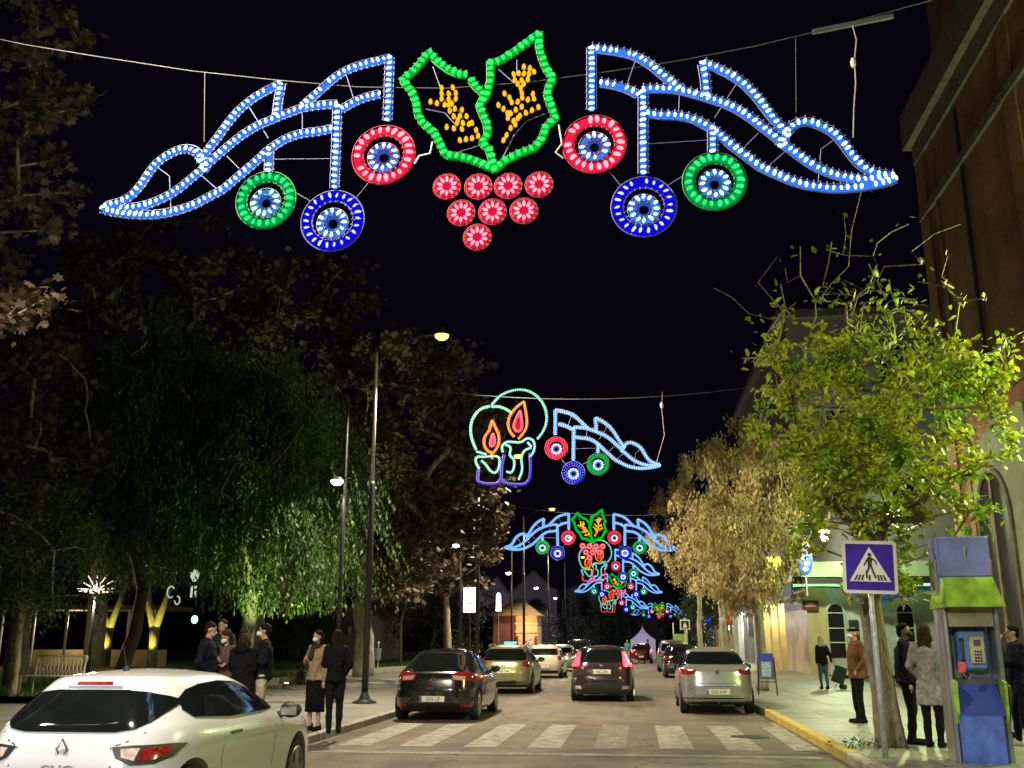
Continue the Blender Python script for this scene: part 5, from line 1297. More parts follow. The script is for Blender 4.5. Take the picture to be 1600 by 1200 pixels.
x, y = pg(1289, 1077); _, ARc, kc = person('woman in a black jacket and jeans pulling a shopping trolley, seen from behind', x, y, ZP, .15, 1.62, 'black', 'jeans', 'grey', .05, None, ('down', 'pull'), 0, female=True, lod=0, headdown=1, lean=.12, stride=.06)
tr = empty('shopping_trolley', (x + .42, y - .02, ZP), .1, 'dark green two-wheeled shopping trolley beside the woman in jeans', 'shopping trolley')
MB().box((.06, 0, .45), (.34, .26, .52), ry=.35, taper=.95).build('bag', CL['dark_green'], tr)
f_ = MB(); f_.tube([(-.12, -.12, .95), (.02, -.12, .55), (.15, -.12, .05)], .010, 6); f_.tube([(-.12, .12, .95), (.02, .12, .55), (.15, .12, .05)], .010, 6); f_.tube([(-.12, -.12, .95), (-.12, .12, .95)], .012, 6); f_.tube([(.15, -.16, .08), (.15, .16, .08)], .01, 6); f_.tube([(-.12, -.1, .02), (-.03, 0, .18), (-.12, .1, .02)], .008, 5)
f_.build('frame', M['pole_dark'], tr)
for s in (-1, 1): MB().lathe([(.08, -.015), (.08, .015)], (.15, s * .16, .08), 14, axis='Y').build('wheel', M['black'], tr)
x, y = gp(1013, 1037).x, gp(1013, 1037).y; person('dark figure crossing the road far away before the white tent', x, y, .006, PI / 2, 1.78, 'black', 'black', 'black', 0, None, ('down', 'down'), .15, lod=0, stride=.3)
x, y = gp(981, 1034).x, gp(981, 1034).y; person('far person with light hair and a teal top, left of the white tent', x, y, .006, PI, 1.75, 'teal', 'beige', 'blond', 0, None, ('down', 'down'), 0, lod=0)
x, y = pg(1130, 1052); 

# ================================================================== BUILDINGS ON THE RIGHT
BRK = mat('dark_red_brick', (.10, .048, .026), .9, col2=(.17, .085, .045), scale=1.2, bump=.4, bscale=30)
def brick_nodes(m, c1, c2, mortar):
    n = m.node_tree.nodes; l = m.node_tree.links; b = [x for x in n if x.type == 'BSDF_PRINCIPLED'][0]
    tc = n.new('ShaderNodeTexCoord'); sp = n.new('ShaderNodeSeparateXYZ'); cb = n.new('ShaderNodeCombineXYZ'); ad = n.new('ShaderNodeMath')
    l.new(tc.outputs['Object'], sp.inputs[0]); l.new(sp.outputs[0], ad.inputs[0]); l.new(sp.outputs[1], ad.inputs[1]); l.new(ad.outputs[0], cb.inputs[0]); l.new(sp.outputs[2], cb.inputs[1])
    br = n.new('ShaderNodeTexBrick'); br.inputs['Color1'].default_value = (*c1, 1); br.inputs['Color2'].default_value = (*c2, 1); br.inputs['Mortar'].default_value = (*mortar, 1)
    br.inputs['Scale'].default_value = 1; br.inputs['Brick Width'].default_value = .26; br.inputs['Row Height'].default_value = .085; br.inputs['Mortar Size'].default_value = .009
    l.new(cb.outputs[0], br.inputs[0])
    nz = n.new('ShaderNodeTexNoise'); nz.inputs['Scale'].default_value = .7; nz.inputs['Detail'].default_value = 8; l.new(tc.outputs['Object'], nz.inputs[0])
    rp = n.new('ShaderNodeValToRGB'); rp.color_ramp.elements[0].position = .3; rp.color_ramp.elements[1].position = .7; rp.color_ramp.elements[0].color = (.55, .5, .5, 1); rp.color_ramp.elements[1].color = (1.2, 1.15, 1.1, 1); l.new(nz.outputs[0], rp.inputs[0])
    mx = n.new('ShaderNodeMix'); mx.data_type = 'RGBA'; mx.blend_type = 'MULTIPLY'; mx.inputs[0].default_value = 1
    l.new(br.outputs[0], mx.inputs[6]); l.new(rp.outputs[0], mx.inputs[7]); l.new(mx.outputs[2], b.inputs['Base Color'])
brick_nodes(BRK, (.31, .125, .075), (.23, .09, .055), (.26, .20, .14))
PLS = mat('pale_green_plaster', (.20, .24, .16), .85, vary=.18, scale=1.4, bump=.15, bscale=15, detail=8)
STN = mat('dark_stone_trim', (.13, .115, .095), .85, vary=.25, scale=4, bump=.3, bscale=20)
GLS = mat('window_glass', (.01, .012, .015), .08, spec=.7)
def brick_church():
    X0 = 8.62; ye = 27.9; root = empty('brick_tower_building', (X0, ye, .1), 0, 'tall dark red brick building with a projecting cornice at the right edge', 'building')
    w = MB(); w.bbox((X0, -8, 0), (X0 + 14, ye, 15.6)); w.build('wall', BRK, root, world=True)
    w = MB(); w.bbox((X0 + .6, -8, 16.6), (X0 + 13, atx(1453, 60, X0 + .6).y, 27)); w.build('upper_wall', BRK, root, world=True)
    c = MB()
    for i, (o, z0, z1) in enumerate(((.08, 15.2, 15.8), (.28, 15.8, 16.9))): c.bbox((X0 - o, -8.5, z0), (X0 + 14, ye + o, z1))
    c.build('cornice', STN, root, world=True)
    c = MB(); c.bbox((X0 - .09, -8, 13.4), (X0, ye + .09, 13.65)); c.bbox((X0 - .07, -8, 7.2), (X0, ye + .07, 7.4)); c.build('string_course', STN, root, world=True)
    for y0, y1, dx in ((27.2, ye + .05, .06), (26.4, 26.6, .03), (20.6, 21.3, .05), (15, 15.7, .05)):
        MB().bbox((X0 - dx, y0, 0), (X0 + .3, y1, 15.6)).build('pilaster', BRK, root, world=True)
    MB().bbox((X0 - .03, 24.25, 6.5), (X0 + .1, 24.45, 15)).build('dark_recess_strip', M['ink'], root, world=True)  # narrow dark recess drawn as a black strip, its shade put into colour
    # plastered bay; its arched opening is a flat black plate, shade as colour
    def archpoly(yc, w_, z0, z1, n=12): return [(yc - w_, z0), (yc + w_, z0)] + [(yc + w_ * math.cos(PI * i / n), z1 + w_ * 1.15 * math.sin(PI * i / n)) for i in range(n + 1)]
    a1 = atx(1562, 745, X0 - .1); yc = 24.7
    MB().xplate([(yc - 2.4, 0), (yc + 1.35, 0)] + [(yc + 1.35, 5.6), (yc + .7, 6.3), (yc - .4, 6.7), (yc - 2.4, 6.7)], X0 - .10, X0 - .0).build('plaster_bay', PLS, root, world=True)
    o = MB().xplate(archpoly(yc, 1.02, .1, 4.35), X0 - .125, X0 - .101).build('arch_shade_plate', M['ink'], root, world=True)
    for s in (-1, 1):
        pass
    fr = MB(); pp = archpoly(yc, 1.06, .1, 4.35); fr.tube([(X0 - .13, a, b) for a, b in pp[1:]] + [(X0 - .13, yc - 1.06, .1)], .07, 6); fr.build('arch_frame', STN, root, world=True)
    MB().bbox((X0 - .17, yc - .07, .1), (X0 - .126, yc + .07, 5.4)).build('mullion', M['bark'], root, world=True)
    MB().bbox((X0 - .04, ye - 2.1, .1), (X0 + .02, ye - 1.2, 3.2)).build('roller_shutter', mat('pale_shutter', (.32, .36, .33), .5, .2), root, world=True)
    p_ = at(1442, 935, 27.6); q = MB().bbox((X0 - .16, 25.8, .1), (X0 - .10, 26.5, 3.0)).build('pink_panel', mat('pink_panel', (.45, .16, .14), .6), root, world=True)
    g_ = MB()
    for k in range(24): g_.bbox((X0 - .055, ye - 2.05, .15 + k * .125), (X0 - .045, ye - 1.25, .20 + k * .125))
    g_.build('shutter_rib', M['pole_grey'], root, world=True)
brick_church()
MB_ = mat('cream_marble', (.46, .36, .20), .35, vary=.14, scale=1.6, detail=10, coat=.2); PLB = mat('lavender_grey_plaster', (.23, .21, .23), .85, vary=.15, scale=.8, bump=.1)
WHT = mat('white_render', (.42, .43, .40), .7, vary=.12, scale=2); BLU = mat('canopy_blue', (.015, .05, .22), .4, vary=.1); GRS = mat('canopy_green_white', (.40, .55, .34), .45, vary=.1)
SOF = mat('canopy_soffit', (.35, .33, .28), .6)
def window(root, x0, y0, z0, w_, h_, face, fm=None):
    """a framed window with reveal, facing the street ('x') or the viewer ('y')"""
    if face == 'x':
        f = MB(); t = .07
        for a in ((y0, y0 + t, z0, z0 + h_), (y0 + w_ - t, y0 + w_, z0, z0 + h_), (y0 + t, y0 + w_ - t, z0, z0 + t), (y0 + t, y0 + w_ - t, z0 + h_ - t, z0 + h_), (y0 + w_ / 2 - .03, y0 + w_ / 2 + .03, z0 + t, z0 + h_ - t)): f.bbox((x0 - .05, a[0], a[2]), (x0 + .01, a[1], a[3]))
        o = f.build('window', fm or WHT, root, world=True); MB().bbox((x0 - .012, y0 + t, z0 + t), (x0 - .006, y0 + w_ - t, z0 + h_ - t)).build('pane', GLS, o, world=True)
        MB().bbox((x0 - .14, y0 - .06, z0 - .10), (x0, y0 + w_ + .06, z0 - .01)).build('sill', STN, o, world=True)
    else:
        f = MB(); t = .07
        for a in ((x0, x0 + t, z0, z0 + h_), (x0 + w_ - t, x0 + w_, z0, z0 + h_), (x0 + t, x0 + w_ - t, z0, z0 + t), (x0 + t, x0 + w_ - t, z0 + h_ - t, z0 + h_)): f.bbox((a[0], y0 - .05, a[2]), (a[1], y0 + .01, a[3]))
        o = f.build('window', fm or WHT, root, world=True); MB().bbox((x0 + t, y0 - .012, z0 + t), (x0 + w_ - t, y0 - .006, z0 + h_ - t)).build('pane', GLS, o, world=True)
        MB().bbox((x0 - .06, y0 - .14, z0 - .10), (x0 + w_ + .06, y0, z0 - .01)).build('sill', STN, o, world=True)
LAMPG = (.85, 1.0, .58)
def bank():
    X0 = 8.05; Y0 = 49.6; root = empty('corner_bank_building', (X0, Y0, .1), 0, 'corner building with cream marble base and tall lavender-grey walls behind the trees', 'building')
    MB().bbox((X0, Y0, 4.6), (X0 + 16, 72, 17.5)).build('upper_wall', PLB, root, world=True)
    MB().bbox((X0 - .5, Y0 - .5, 17.5), (X0 + 16.3, 72.2, 17.9)).build('cornice', STN, root, world=True)
    MB().bbox((X0, Y0 + .01, .1), (X0 + .9, 57, 4.6)).build('marble_pier', MB_, root, world=True)
    MB().bbox((X0 + 1.3, Y0 + .4, .1), (X0 + 16, 72, 4.6)).build('recessed_wall', MB_, root, world=True)
    for y0, y1 in ((59.2, 60.0), (62.6, 63.5), (66.3, 67.2), (70.2, 71.2)): MB().bbox((X0, y0, .1), (X0 + .8, y1, 4.6)).build('column', MB_, root, world=True)
    for zf in (7.4, 10.8, 14.2):
        for y0 in (52, 56.5, 61, 65.5): window(root, X0, y0, zf, 1.4, 2.0, 'x')
        for x0 in (9.6, 12.4, 15.4): window(root, x0, Y0, zf, 1.3, 2.0, 'y')
    # front facing the side street: white arcade and a cash machine
    MB().bbox((X0 + .9, Y0 - .02, .1), (X0 + 12, Y0 + .38, 4.6)).build('white_front', WHT, root, world=True)
    for k, xc in enumerate((9.35, 10.9, 12.5)):
        w_ = .40; n = 10; pp = [(xc - w_, .9 if k != 1 else .2), (xc + w_, .9 if k != 1 else .2)] + [(xc + w_ * math.cos(PI * i / n), 2.95 + w_ * math.sin(PI * i / n)) for i in range(n + 1)]
        a = MB().plate(pp, Y0 - .05, Y0 - .025).build('arched_window', GLS, root, world=True)
        b = MB(); b.tube([(p[0], Y0 - .06, p[1]) for p in pp[1:]] + [(xc - w_, Y0 - .06, pp[0][1])], .05, 6); [b.bbox((xc - w_, Y0 - .085, z), (xc + w_, Y0 - .06, z + .05)) for z in (1.55, 2.2, 2.9)]; b.build('frame', WHT, a, world=True)
    MB().bbox((9.92, Y0 - .10, .8), (10.35, Y0 - .03, 2.6)).build('cash_machine', M['trim'], root, world=True)
    # canopy wrapped round the corner
    MB().add([(X0 - .75, Y0 - .9, 4.35), (X0 - .75, 57.5, 4.35), (X0 - .55, 57.5, 5.15), (X0 - .55, Y0 - .7, 5.15), (X0, Y0, 4.35), (X0, 57.5, 4.35), (X0, 57.5, 5.15), (X0, Y0, 5.15)], [(0, 1, 2, 3), (4, 7, 6, 5), (0, 3, 7, 4), (1, 5, 6, 2), (3, 2, 6, 7), (0, 4, 5, 1)]).build('street_fascia', mat('fascia_grey_white', (.38, .38, .42), .5, vary=.25, scale=6), root, world=True)
    sb = MB().add([(X0 - .78, Y0 - .95, 3.75), (X0 - .78, 57.5, 3.75), (X0 - .78, 57.5, 4.25), (X0 - .78, Y0 - .95, 4.25), (X0 - .7, Y0 - .95, 3.75), (X0 - .7, 57.5, 3.75), (X0 - .7, 57.5, 4.25), (X0 - .7, Y0 - .95, 4.25)], [(0, 3, 2, 1), (4, 5, 6, 7), (0, 4, 7, 3), (1, 2, 6, 5), (3, 7, 6, 2), (0, 1, 5, 4)]).build('blue_fascia', BLU, root, world=True)
    tx = text('lettering', 'COLAN', .36, M['pole_grey'], sb, (-.80, 3.0, 3.9), rot=(PI / 2, 0, -PI / 2), ext=.005, sx=2.2)
    MB().bbox((X0 - .85, Y0 - 1.02, 3.55), (X0 - .62, 57.6, 3.72)).build('fascia_lip', SOF, root, world=True)
    MB().bbox((X0 - .7, Y0 - 1.0, 4.55), (X0 + 5.5, Y0 - .05, 5.25)).build('corner_canopy_top', GRS, root, world=True)
    MB().bbox((X0 - .7, Y0 - 1.04, 4.22), (X0 + 5.5, Y0 - .06, 4.50)).build('canopy_dark_band', M['trim'], root, world=True)
    MB().bbox((X0 - .7, Y0 - 1.09, 4.12), (X0 + 5.5, Y0 - .07, 4.22)).build('canopy_light_strip', emat('pale_green_light_strip', (.50, .95, .42), .9), root, world=True)
    n = 10; pp = [(X0 - .68, 4.1), (X0 + 5.4, 4.1)] + [(X0 + 5.4 - 6.08 * i / n, 3.75 - .38 * math.sin(2 * PI * i / n - .5)) for i in range(n + 1)]
    MB().plate(pp, Y0 - 1.0, Y0 - .9).build('blue_valance', BLU, root, world=True)
    MB().bbox((X0 + .1, 57.6, 4.2), (X0 + 1.2, 72, 4.55)).build('arcade_soffit', SOF, root, world=True)
    for y in (58.3, 61.3, 64.8, 68.6):
        MB().lathe([(.16, 0), (.16, .04)], (X0 + .9, y, 4.14), 14).build('ceiling_light', emat('ceiling_light_%d' % y, (1, .98, .62), 9), root, world=True)
        lamp('POINT', (X0 + .75, y, 3.7), 320, (1, .93, .48), .15, parent=root)
bank()
sg = MB().bbox((7.85, 49.48, 3.05), (8.6, 49.56, 3.5)).build('wall_sign', mat('maroon_sign', (.10, .012, .012), .5)); sg.location = (0, 0, 0)
tag(sg, 'small dark maroon sign on the marble wall under the corner canopy', 'sign')
MB().bbox((8.0, 49.465, 3.22), (8.45, 49.475, 3.27)).build('lettering_line', M['sticker'] if 'sticker' in M else mat('sign_pink_print', (.55, .30, .28), .6), sg)
MB().bbox((8.05, 49.465, 3.32), (8.35, 49.475, 3.37)).build('lettering_line', bpy.data.materials['sign_pink_print'], sg)
# lit oval blue sign
q = at(1257, 872, 47.5); ov = empty('oval_sign', q, 0, 'upright oval blue lit sign above the bank canopy', 'sign')
MB().lathe([(.36, -.05), (.36, .05)], (0, 0, 0), 24, axis='Y', sy=2.2).build('housing', BLU, ov)
e = MB(); 
for k in range(5): e.ell((.0 + .08 * math.sin(k * 1.6), -.07, -.5 + .25 * k), (.14, .02, .12), 10, 6)
e.build('lit_emblem', emat('pale_lilac_emblem', (.62, .68, 1.0), 1.6), ov)
MB().tube([(0, 0, -.75), (0, 0, -1.7)], .04, 6).build('post', M['pole_grey'], ov)
# lantern and lime-lit lamp
def lantern(x, y, z, label, power, col, strength=16, arm=(.6, 0)):
    r = empty('wall_lantern', (x, y, z), 0, label, 'lantern', 'wall lanterns with green light')
    MB().lathe([(.06, -.34), (.12, -.30), (.23, .12), (.24, .14)], n=8).build('glass', emat('lantern_glow', col, strength), r)
    MB().lathe([(.27, .14), (.17, .26), (.05, .34), (.02, .45)], n=8).build('roof', M['pole_dark'], r); MB().lathe([(.03, -.44), (.08, -.36), (.08, -.34)], n=8).build('finial', M['pole_dark'], r)
    MB().tube([(0, 0, -.40), (arm[0] * .5, arm[1] * .5, -.52), (arm[0], arm[1], -.35)], .022, 6).build('bracket', M['pole_dark'], r)
    lamp('POINT', (x - .0, y - .42, z - .1), power, col, .2, parent=r); return r
q = at(1288, 834, 46.5); lantern(q.x, q.y, q.z, 'bright greenish wall lantern shining between the branches above the canopy', 1300, LAMPG, 14, arm=(.1, 3.0))
q = at(1236, 880, 52); 
qq = empty('lime_lamp', at(1207, 895, 55.5), 0, 'lime-yellow lit sign box behind the branches of the dry tree', 'lit sign'); MB().bevbox((0, 0, 0), (.9, .3, 1.7), .05).build('lit_box', emat('lime_lit_box', (.75, .92, .10), 1.6), qq)
MB().tube([(0, .1, .3), (.9, .1, .3)], .04, 6).build('bracket', M['pole_dark'], qq)
# lanterns on the brick building, outside the view; they throw the green light on tree and pavement
lantern(7.65, 16.2, 6.2, 'greenish lantern on the brick building, outside the view', 1500, (.80, 1.0, .38), 10, arm=(.7, 0))
lantern(7.9, 6.0, 5.6, 'greenish lantern on the brick building near the viewpoint, outside the view', 600, (.62, 1.0, .40), 10, arm=(.7, 0))
lantern(7.9, 31.5, 5.4, 'greenish lantern at the far corner of the brick building, behind the green tree', 800, (.78, 1.0, .45), 10, arm=(.7, -.3))
def shop(name, label, y0, y1, h, wallm, groundm, X0=8.1, sgn=None, lit=None, wins=True):
    root = empty(name, (X0, y0, .1), 0, label, 'building', 'shop houses along the right pavement'); 
    MB().bbox((X0, y0, 3.6), (X0 + 12, y1 - .05, h)).build('upper_wall', wallm, root, world=True); MB().bbox((X0 - .25, y0, h), (X0 + 12, y1 - .05, h + .3)).build('cornice', STN, root, world=True)
    MB().bbox((X0 + .5, y0, .1), (X0 + 12, y1 - .05, 3.6)).build('shop_wall', groundm, root, world=True)
    k = int((y1 - y0) // 3.2)
    for i in range(k + 1):
        yy = y0 + i * (y1 - y0 - .6) / k; MB().bbox((X0, yy, .1), (X0 + .5, yy + .55, 3.6)).build('pier', groundm, root, world=True)
    if wins:
        for z in np.arange(4.6, h - 2, 3.1):
            for i in range(k): window(root, X0, y0 + .9 + i * (y1 - y0 - .6) / k, z, 1.1, 1.8, 'x')
    if sgn: MB().bbox((X0 - sgn[2], y0 + .1, sgn[1]), (X0, y0 + sgn[3], sgn[1] + sgn[4])).build('shop_sign', sgn[0], root, world=True)
    if lit:
        for i in range(k):
            yy = y0 + 1.7 + i * (y1 - y0 - .6) / k; MB().bbox((X0 + .1, yy - .3, 3.50), (X0 + .4, yy + .3, 3.58)).build('shop_light', emat('shop_light_%s%d' % (name[:4], i), lit, 6), root, world=True)
        lamp('POINT', (X0 - .4, (y0 + y1) / 2, 3.1), 500, lit, .4, parent=root)
RED = mat('red_awning', (.35, .02, .015), .6)
shop('shop_house', 'grey shop house with a blue fascia and greenish lit pilasters', 72, 88, 11, WHT, WHT, sgn=(emat('blue_sign_lit', (.05, .30, .60), .9), 3.7, .6, 5, .9), lit=(.9, 1, .75))
shop('shop_house', 'shop house with red signs and cream piers', 88, 108, 10, PLB, MB_, sgn=(RED, 3.0, 1.3, 6, 1.1), lit=(1, .9, .6))
shop('shop_house', 'white shop house at the far end of the right pavement', 108, 150, 9, WHT, WHT, X0=8.4, sgn=(emat('deep_blue_sign_lit', (.02, .05, .8), 1.5), 3.2, 1.0, 3, .8), lit=(.9, .95, 1))
# ================================================================== TREES
def sphere_shell(n, c, r, lo=.55): return ell_pts(n, c, r, lo)
# green tree on the right pavement
ZC = at(1380, 515, 15.5).z
tb = gp(1392, 1168, .12)
top = Vector((tb.x + .05, tb.y + .1, 3.0))
att = [at(x, y, tb.y + rnd.uniform(-1.6, 1.8)) for x, y in [(rnd.gauss(1370, 95), rnd.gauss(700, 95)) for _ in range(120)] if 1170 < x < 1600 and 500 < y < 870]
att += [at(rnd.uniform(1250, 1590), rnd.uniform(530, 800), tb.y + rnd.uniform(-1.8, 1.5)) for _ in range(70)]
att += [at(rnd.uniform(1400, 1590), rnd.uniform(530, 650), tb.y + rnd.uniform(-1.8, .5)) for _ in range(22)]
att += [at(rnd.uniform(1180, 1330), rnd.uniform(520, 720), tb.y + rnd.uniform(-1.2, 1.5)) for _ in range(30)]
att += [at(rnd.uniform(1320, 1420), rnd.uniform(800, 930), tb.y + rnd.uniform(-.8, .8)) for _ in range(22)]
bare = [at(rnd.gauss(1350, 75), rnd.gauss(465, 38), tb.y + rnd.uniform(-1.2, 1.2)) for _ in range(75)] + [at(x, y, tb.y + rnd.uniform(-1, 1)) for x, y in ((1115, 450), (1170, 490), (1215, 400), (1250, 430), (1310, 330), (1330, 360), (1290, 470), (1370, 380), (1420, 350), (1480, 400), (1540, 470), (1200, 520), (1250, 385), (1500, 350), (1160, 560), (1440, 440), (1345, 300), (1290, 390))]
tree('street_tree', 'green-leaved street tree with a dark split trunk behind the crossing sign', (tb.x, tb.y, .12), [(tb.x, tb.y, .10), (tb.x - .01, tb.y, .45), (tb.x - .10, tb.y + .05, 2.2), top], [.235, .19, .165, .15], att + bare, 'ovate', 9800, (.12, .12, .10), .122, M['leaf_green'], M['bark'], group='trees along the right pavement',
     singles=260, tipw=lambda t: 1.0 if t.z < ZC - .5 else max(.02, math.exp(-(t.z - ZC + .5) * 2.2)), n_on_twig=.35)
wd = []
for _ in range(36): wd.append((tb.x + rnd.gauss(-.35, .28), tb.y + rnd.gauss(-.25, .2), .12 + rnd.random() * .14))
o = link('ground_weeds', leaf_mesh('ground_weeds', 'blade', np.repeat(np.array(wd), 8, 0) + nr.randn(288, 3) * .03, .055, M['grass'])); tag(o, 'small green weeds at the foot of the green street tree', 'weeds', kind='stuff')
# dry yellow trees beyond it
def dry_tree(px, Yt, box, label, n, up=1.0):
    b = Vector((3.85, Yt, .12)); x0, x1, y0, y1 = box; A = []
    while len(A) < n:
        u, v_ = rnd.uniform(-1, 1), rnd.uniform(-1, 1)
        if u * u + v_ * v_ > 1 or (v_ > .5 and abs(u) > .75): continue
        A.append(at((x0 + x1) / 2 + u * (x1 - x0) / 2, (y0 + y1) / 2 + v_ * (y1 - y0) / 2, Yt + rnd.uniform(-1.9, 1.9) * math.sqrt(1 - min(1, u * u))))
    t0 = Vector((b.x, b.y, 2.7))
    tree('dry_street_tree', label, b, [b, b + Vector((.03, 0, 1.2)), t0], [.20, .15, .14], A, 'blade', int(100 * n), (.15, .15, .22), .17, M['leaf_olive'], M['bark_pale'], group='trees along the right pavement', droop=.75, singles=0, n_on_twig=.5)
dry_tree(1188, 33, (1075, 1265, 655, 950), 'dry yellow-leaved tree nearest the green tree, its trunk by the marble columns', 130)
dry_tree(1131, 46.6, (1040, 1190, 690, 930), 'dry yellow-leaved tree in the middle, trunk lit pale yellow', 110)
dry_tree(1093, 64, (1012, 1130, 745, 925), 'dry yellow-leaved tree farthest away, thin pale trunk', 80)
def dark_tree(c, r, base, label, n=60, leafn=6000, size=.22, lm='leaf_dark', tr=.14, name='dark_tree', wood_='bark', group=None, kind='blade', sp=.3):
    A = ell_pts(n, c, r, .3); b = Vector(base); t = Vector((b.x, b.y, max(b.z + .6, c[2] - r[2] * .75)))
    return tree(name, label, b, [b, (b + t) / 2, t], [tr, tr * .8, tr * .7], A, kind, leafn, (sp, sp, sp), size, M[lm], M[wood_], group=group)
q = at(1096, 955, 78); dark_tree((q.x, 78, q.z), (1.9, 1.9, 2.3), (q.x, 78, .12), 'dark green leafy tree beyond the dry yellow trees', group='trees along the right pavement')

# plane trees of the park: a dim brown mass of big leaves
GPT = 'plane trees of the park'
def plane_tree(px, base_y, Yt, box, label, n, leafn, size=.22, tr=.3, xb=None, sing=0, depth=3.0):
    x0, x1, y0, y1 = box; bx = at(px, base_y, Yt).x if xb is None else xb; A = []
    while len(A) < n:
        u, v_ = rnd.uniform(-1, 1), rnd.uniform(-1, 1)
        if u * u + v_ * v_ > 1: continue
        A.append(at((x0 + x1) / 2 + u * (x1 - x0) / 2, (y0 + y1) / 2 + v_ * (y1 - y0) / 2, Yt + rnd.uniform(-depth, depth) * math.sqrt(1 - min(1, u * u))))
    low = min(a.z for a in A); b = Vector((bx, Yt, .3)); t = Vector((bx + rnd.uniform(-.3, .3), Yt, max(2.8, low - .3)))
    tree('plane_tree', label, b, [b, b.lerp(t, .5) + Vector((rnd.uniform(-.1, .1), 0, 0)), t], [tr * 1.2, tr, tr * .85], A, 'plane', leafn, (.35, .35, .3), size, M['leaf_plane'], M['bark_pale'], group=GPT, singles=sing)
plane_tree(570, 1000, 39, (480, 800, 520, 930), 'brown plane tree behind the nearest lamp post, leaves against the candles', 150, 9000, .26, .36)
plane_tree(400, 1000, 47, (330, 640, 400, 760), 'tall dim plane tree whose top stands above the weeping tree', 110, 6000, .3, .36)
plane_tree(150, 1000, 43, (60, 460, 330, 700), 'dim plane tree rising behind the left side of the weeping tree', 120, 6000, .3, .36)
plane_tree(30, 1000, 30, (-160, 150, 480, 860), 'dim plane tree along the left edge, lower crown', 90, 5000, .24, .3)
plane_tree(700, 1010, 62, (640, 780, 740, 930), 'smaller brown plane tree near the lit advertising panel', 60, 3000, .26, .22)
# near plane branch at the upper left corner
A = [at(x, y, 13.5 + rnd.uniform(-1.2, 1.5)) for x, y in [(rnd.uniform(-160, 70), rnd.uniform(-60, 490)) for _ in range(46)]]
A += [at(x, y, 13.2 + rnd.uniform(-.5, .5)) for x, y in ((100, 20), (120, 60), (80, 130), (110, 170), (60, 180), (130, 150), (90, 250), (110, 300), (70, 340), (85, 360), (30, 480), (40, 90), (10, 500), (60, 40))]
bx = at(-300, 1000, 15).x
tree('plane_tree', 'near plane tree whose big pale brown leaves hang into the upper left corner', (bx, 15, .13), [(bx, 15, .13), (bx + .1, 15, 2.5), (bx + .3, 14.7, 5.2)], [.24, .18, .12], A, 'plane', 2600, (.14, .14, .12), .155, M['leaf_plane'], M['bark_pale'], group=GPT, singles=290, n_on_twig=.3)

# weeping pepper trees
def weeping(px, Yt, box, label, nstr, length, seedlean=0., base=None, zlow=2.2):
    x0, x1, y0, y1 = box; bx = at(px, 1000, Yt).x; b = Vector((bx, Yt, .3)); root = empty('weeping_tree', b, 0, label, 'tree', 'weeping trees on the lawn')
    t = Vector((bx + seedlean, Yt + .2, 3.4)); tm = MB(); trunk_path(tm, [b, b.lerp(t, .5) + Vector((seedlean * .3, 0, 0)), t], [.30, .22, .20]); tm.build('trunk', M['bark'], root, smooth=True, world=True, fix=False)
    A = []
    while len(A) < 170:
        u, v_ = rnd.uniform(-1, 1), rnd.uniform(-1, .75)
        if u * u + v_ * v_ > 1: continue
        A.append(at((x0 + x1) / 2 + u * (x1 - x0) / 2, (y0 + y1) / 2 + v_ * (y1 - y0) / 2, Yt + rnd.uniform(-3.6, 3.2) * math.sqrt(1 - min(1, u * u))))
    nodes, par, tips = branches(t, A, .15, .9); wmb = MB(); wood(wmb, nodes, par, .2); o = wmb.build('limb', M['bark'], root, smooth=True, world=True, fix=False)
    P = []
    for si in range(nstr):
        if si % 13 == 0: a0 = A[rnd.randrange(len(A))] + Vector((rnd.gauss(0, .4), rnd.gauss(0, .4), rnd.gauss(0, .3))); L0 = rnd.uniform(.35, 1) * length; sw0 = rnd.gauss(0, .10)
        a = a0 + Vector((rnd.gauss(0, .17), rnd.gauss(0, .17), rnd.gauss(0, .22))); L = rnd.uniform(.6, 1.05) * L0; k = int(L / .085); dx, dy = sw0 + rnd.gauss(0, .04), rnd.gauss(0, .05)
        for i in range(k):
            z = a.z - i * .085
            if z < zlow + rnd.random() * .3: break
            P.append((a.x + dx * i * .3 + rnd.gauss(0, .025), a.y + dy * i * .3 + rnd.gauss(0, .025), z))
    P = np.array(P) - np.array(b); tag(link('foliage', leaf_mesh('foliage', 'blade', P, .15, M['leaf_pepper'], .8), root), kind='stuff')
weeping(378, 31, (300, 555, 560, 900), 'weeping tree with bright green lower strands above the group of people', 2900, 3.6, .15, zlow=2.3)
weeping(190, 34, (95, 400, 500, 860), 'huge dark weeping tree with a leaning trunk, left of the bright green one', 2900, 3.4, .5, zlow=3.4)
tr_ = at(60, 900, 27); weep3 = dark_tree((at(60, 840, 24).x, 24, at(60, 860, 24).z), (2.6, 1.8, 1.9), (at(30, 1000, 24).x, 24, .3), 'small bushy tree with two pale thin trunks at the left edge', 60, 7000, .13, 'leaf_pepper', .10, 'bushy_tree', 'bark_pale', sp=.25)
q = gp(45, 1090, .3); MB().tube([(q.x + .5, 24, .3), (q.x + .62, 24, 2.2), (q.x + .8, 24, 3.6)], .07, 8)
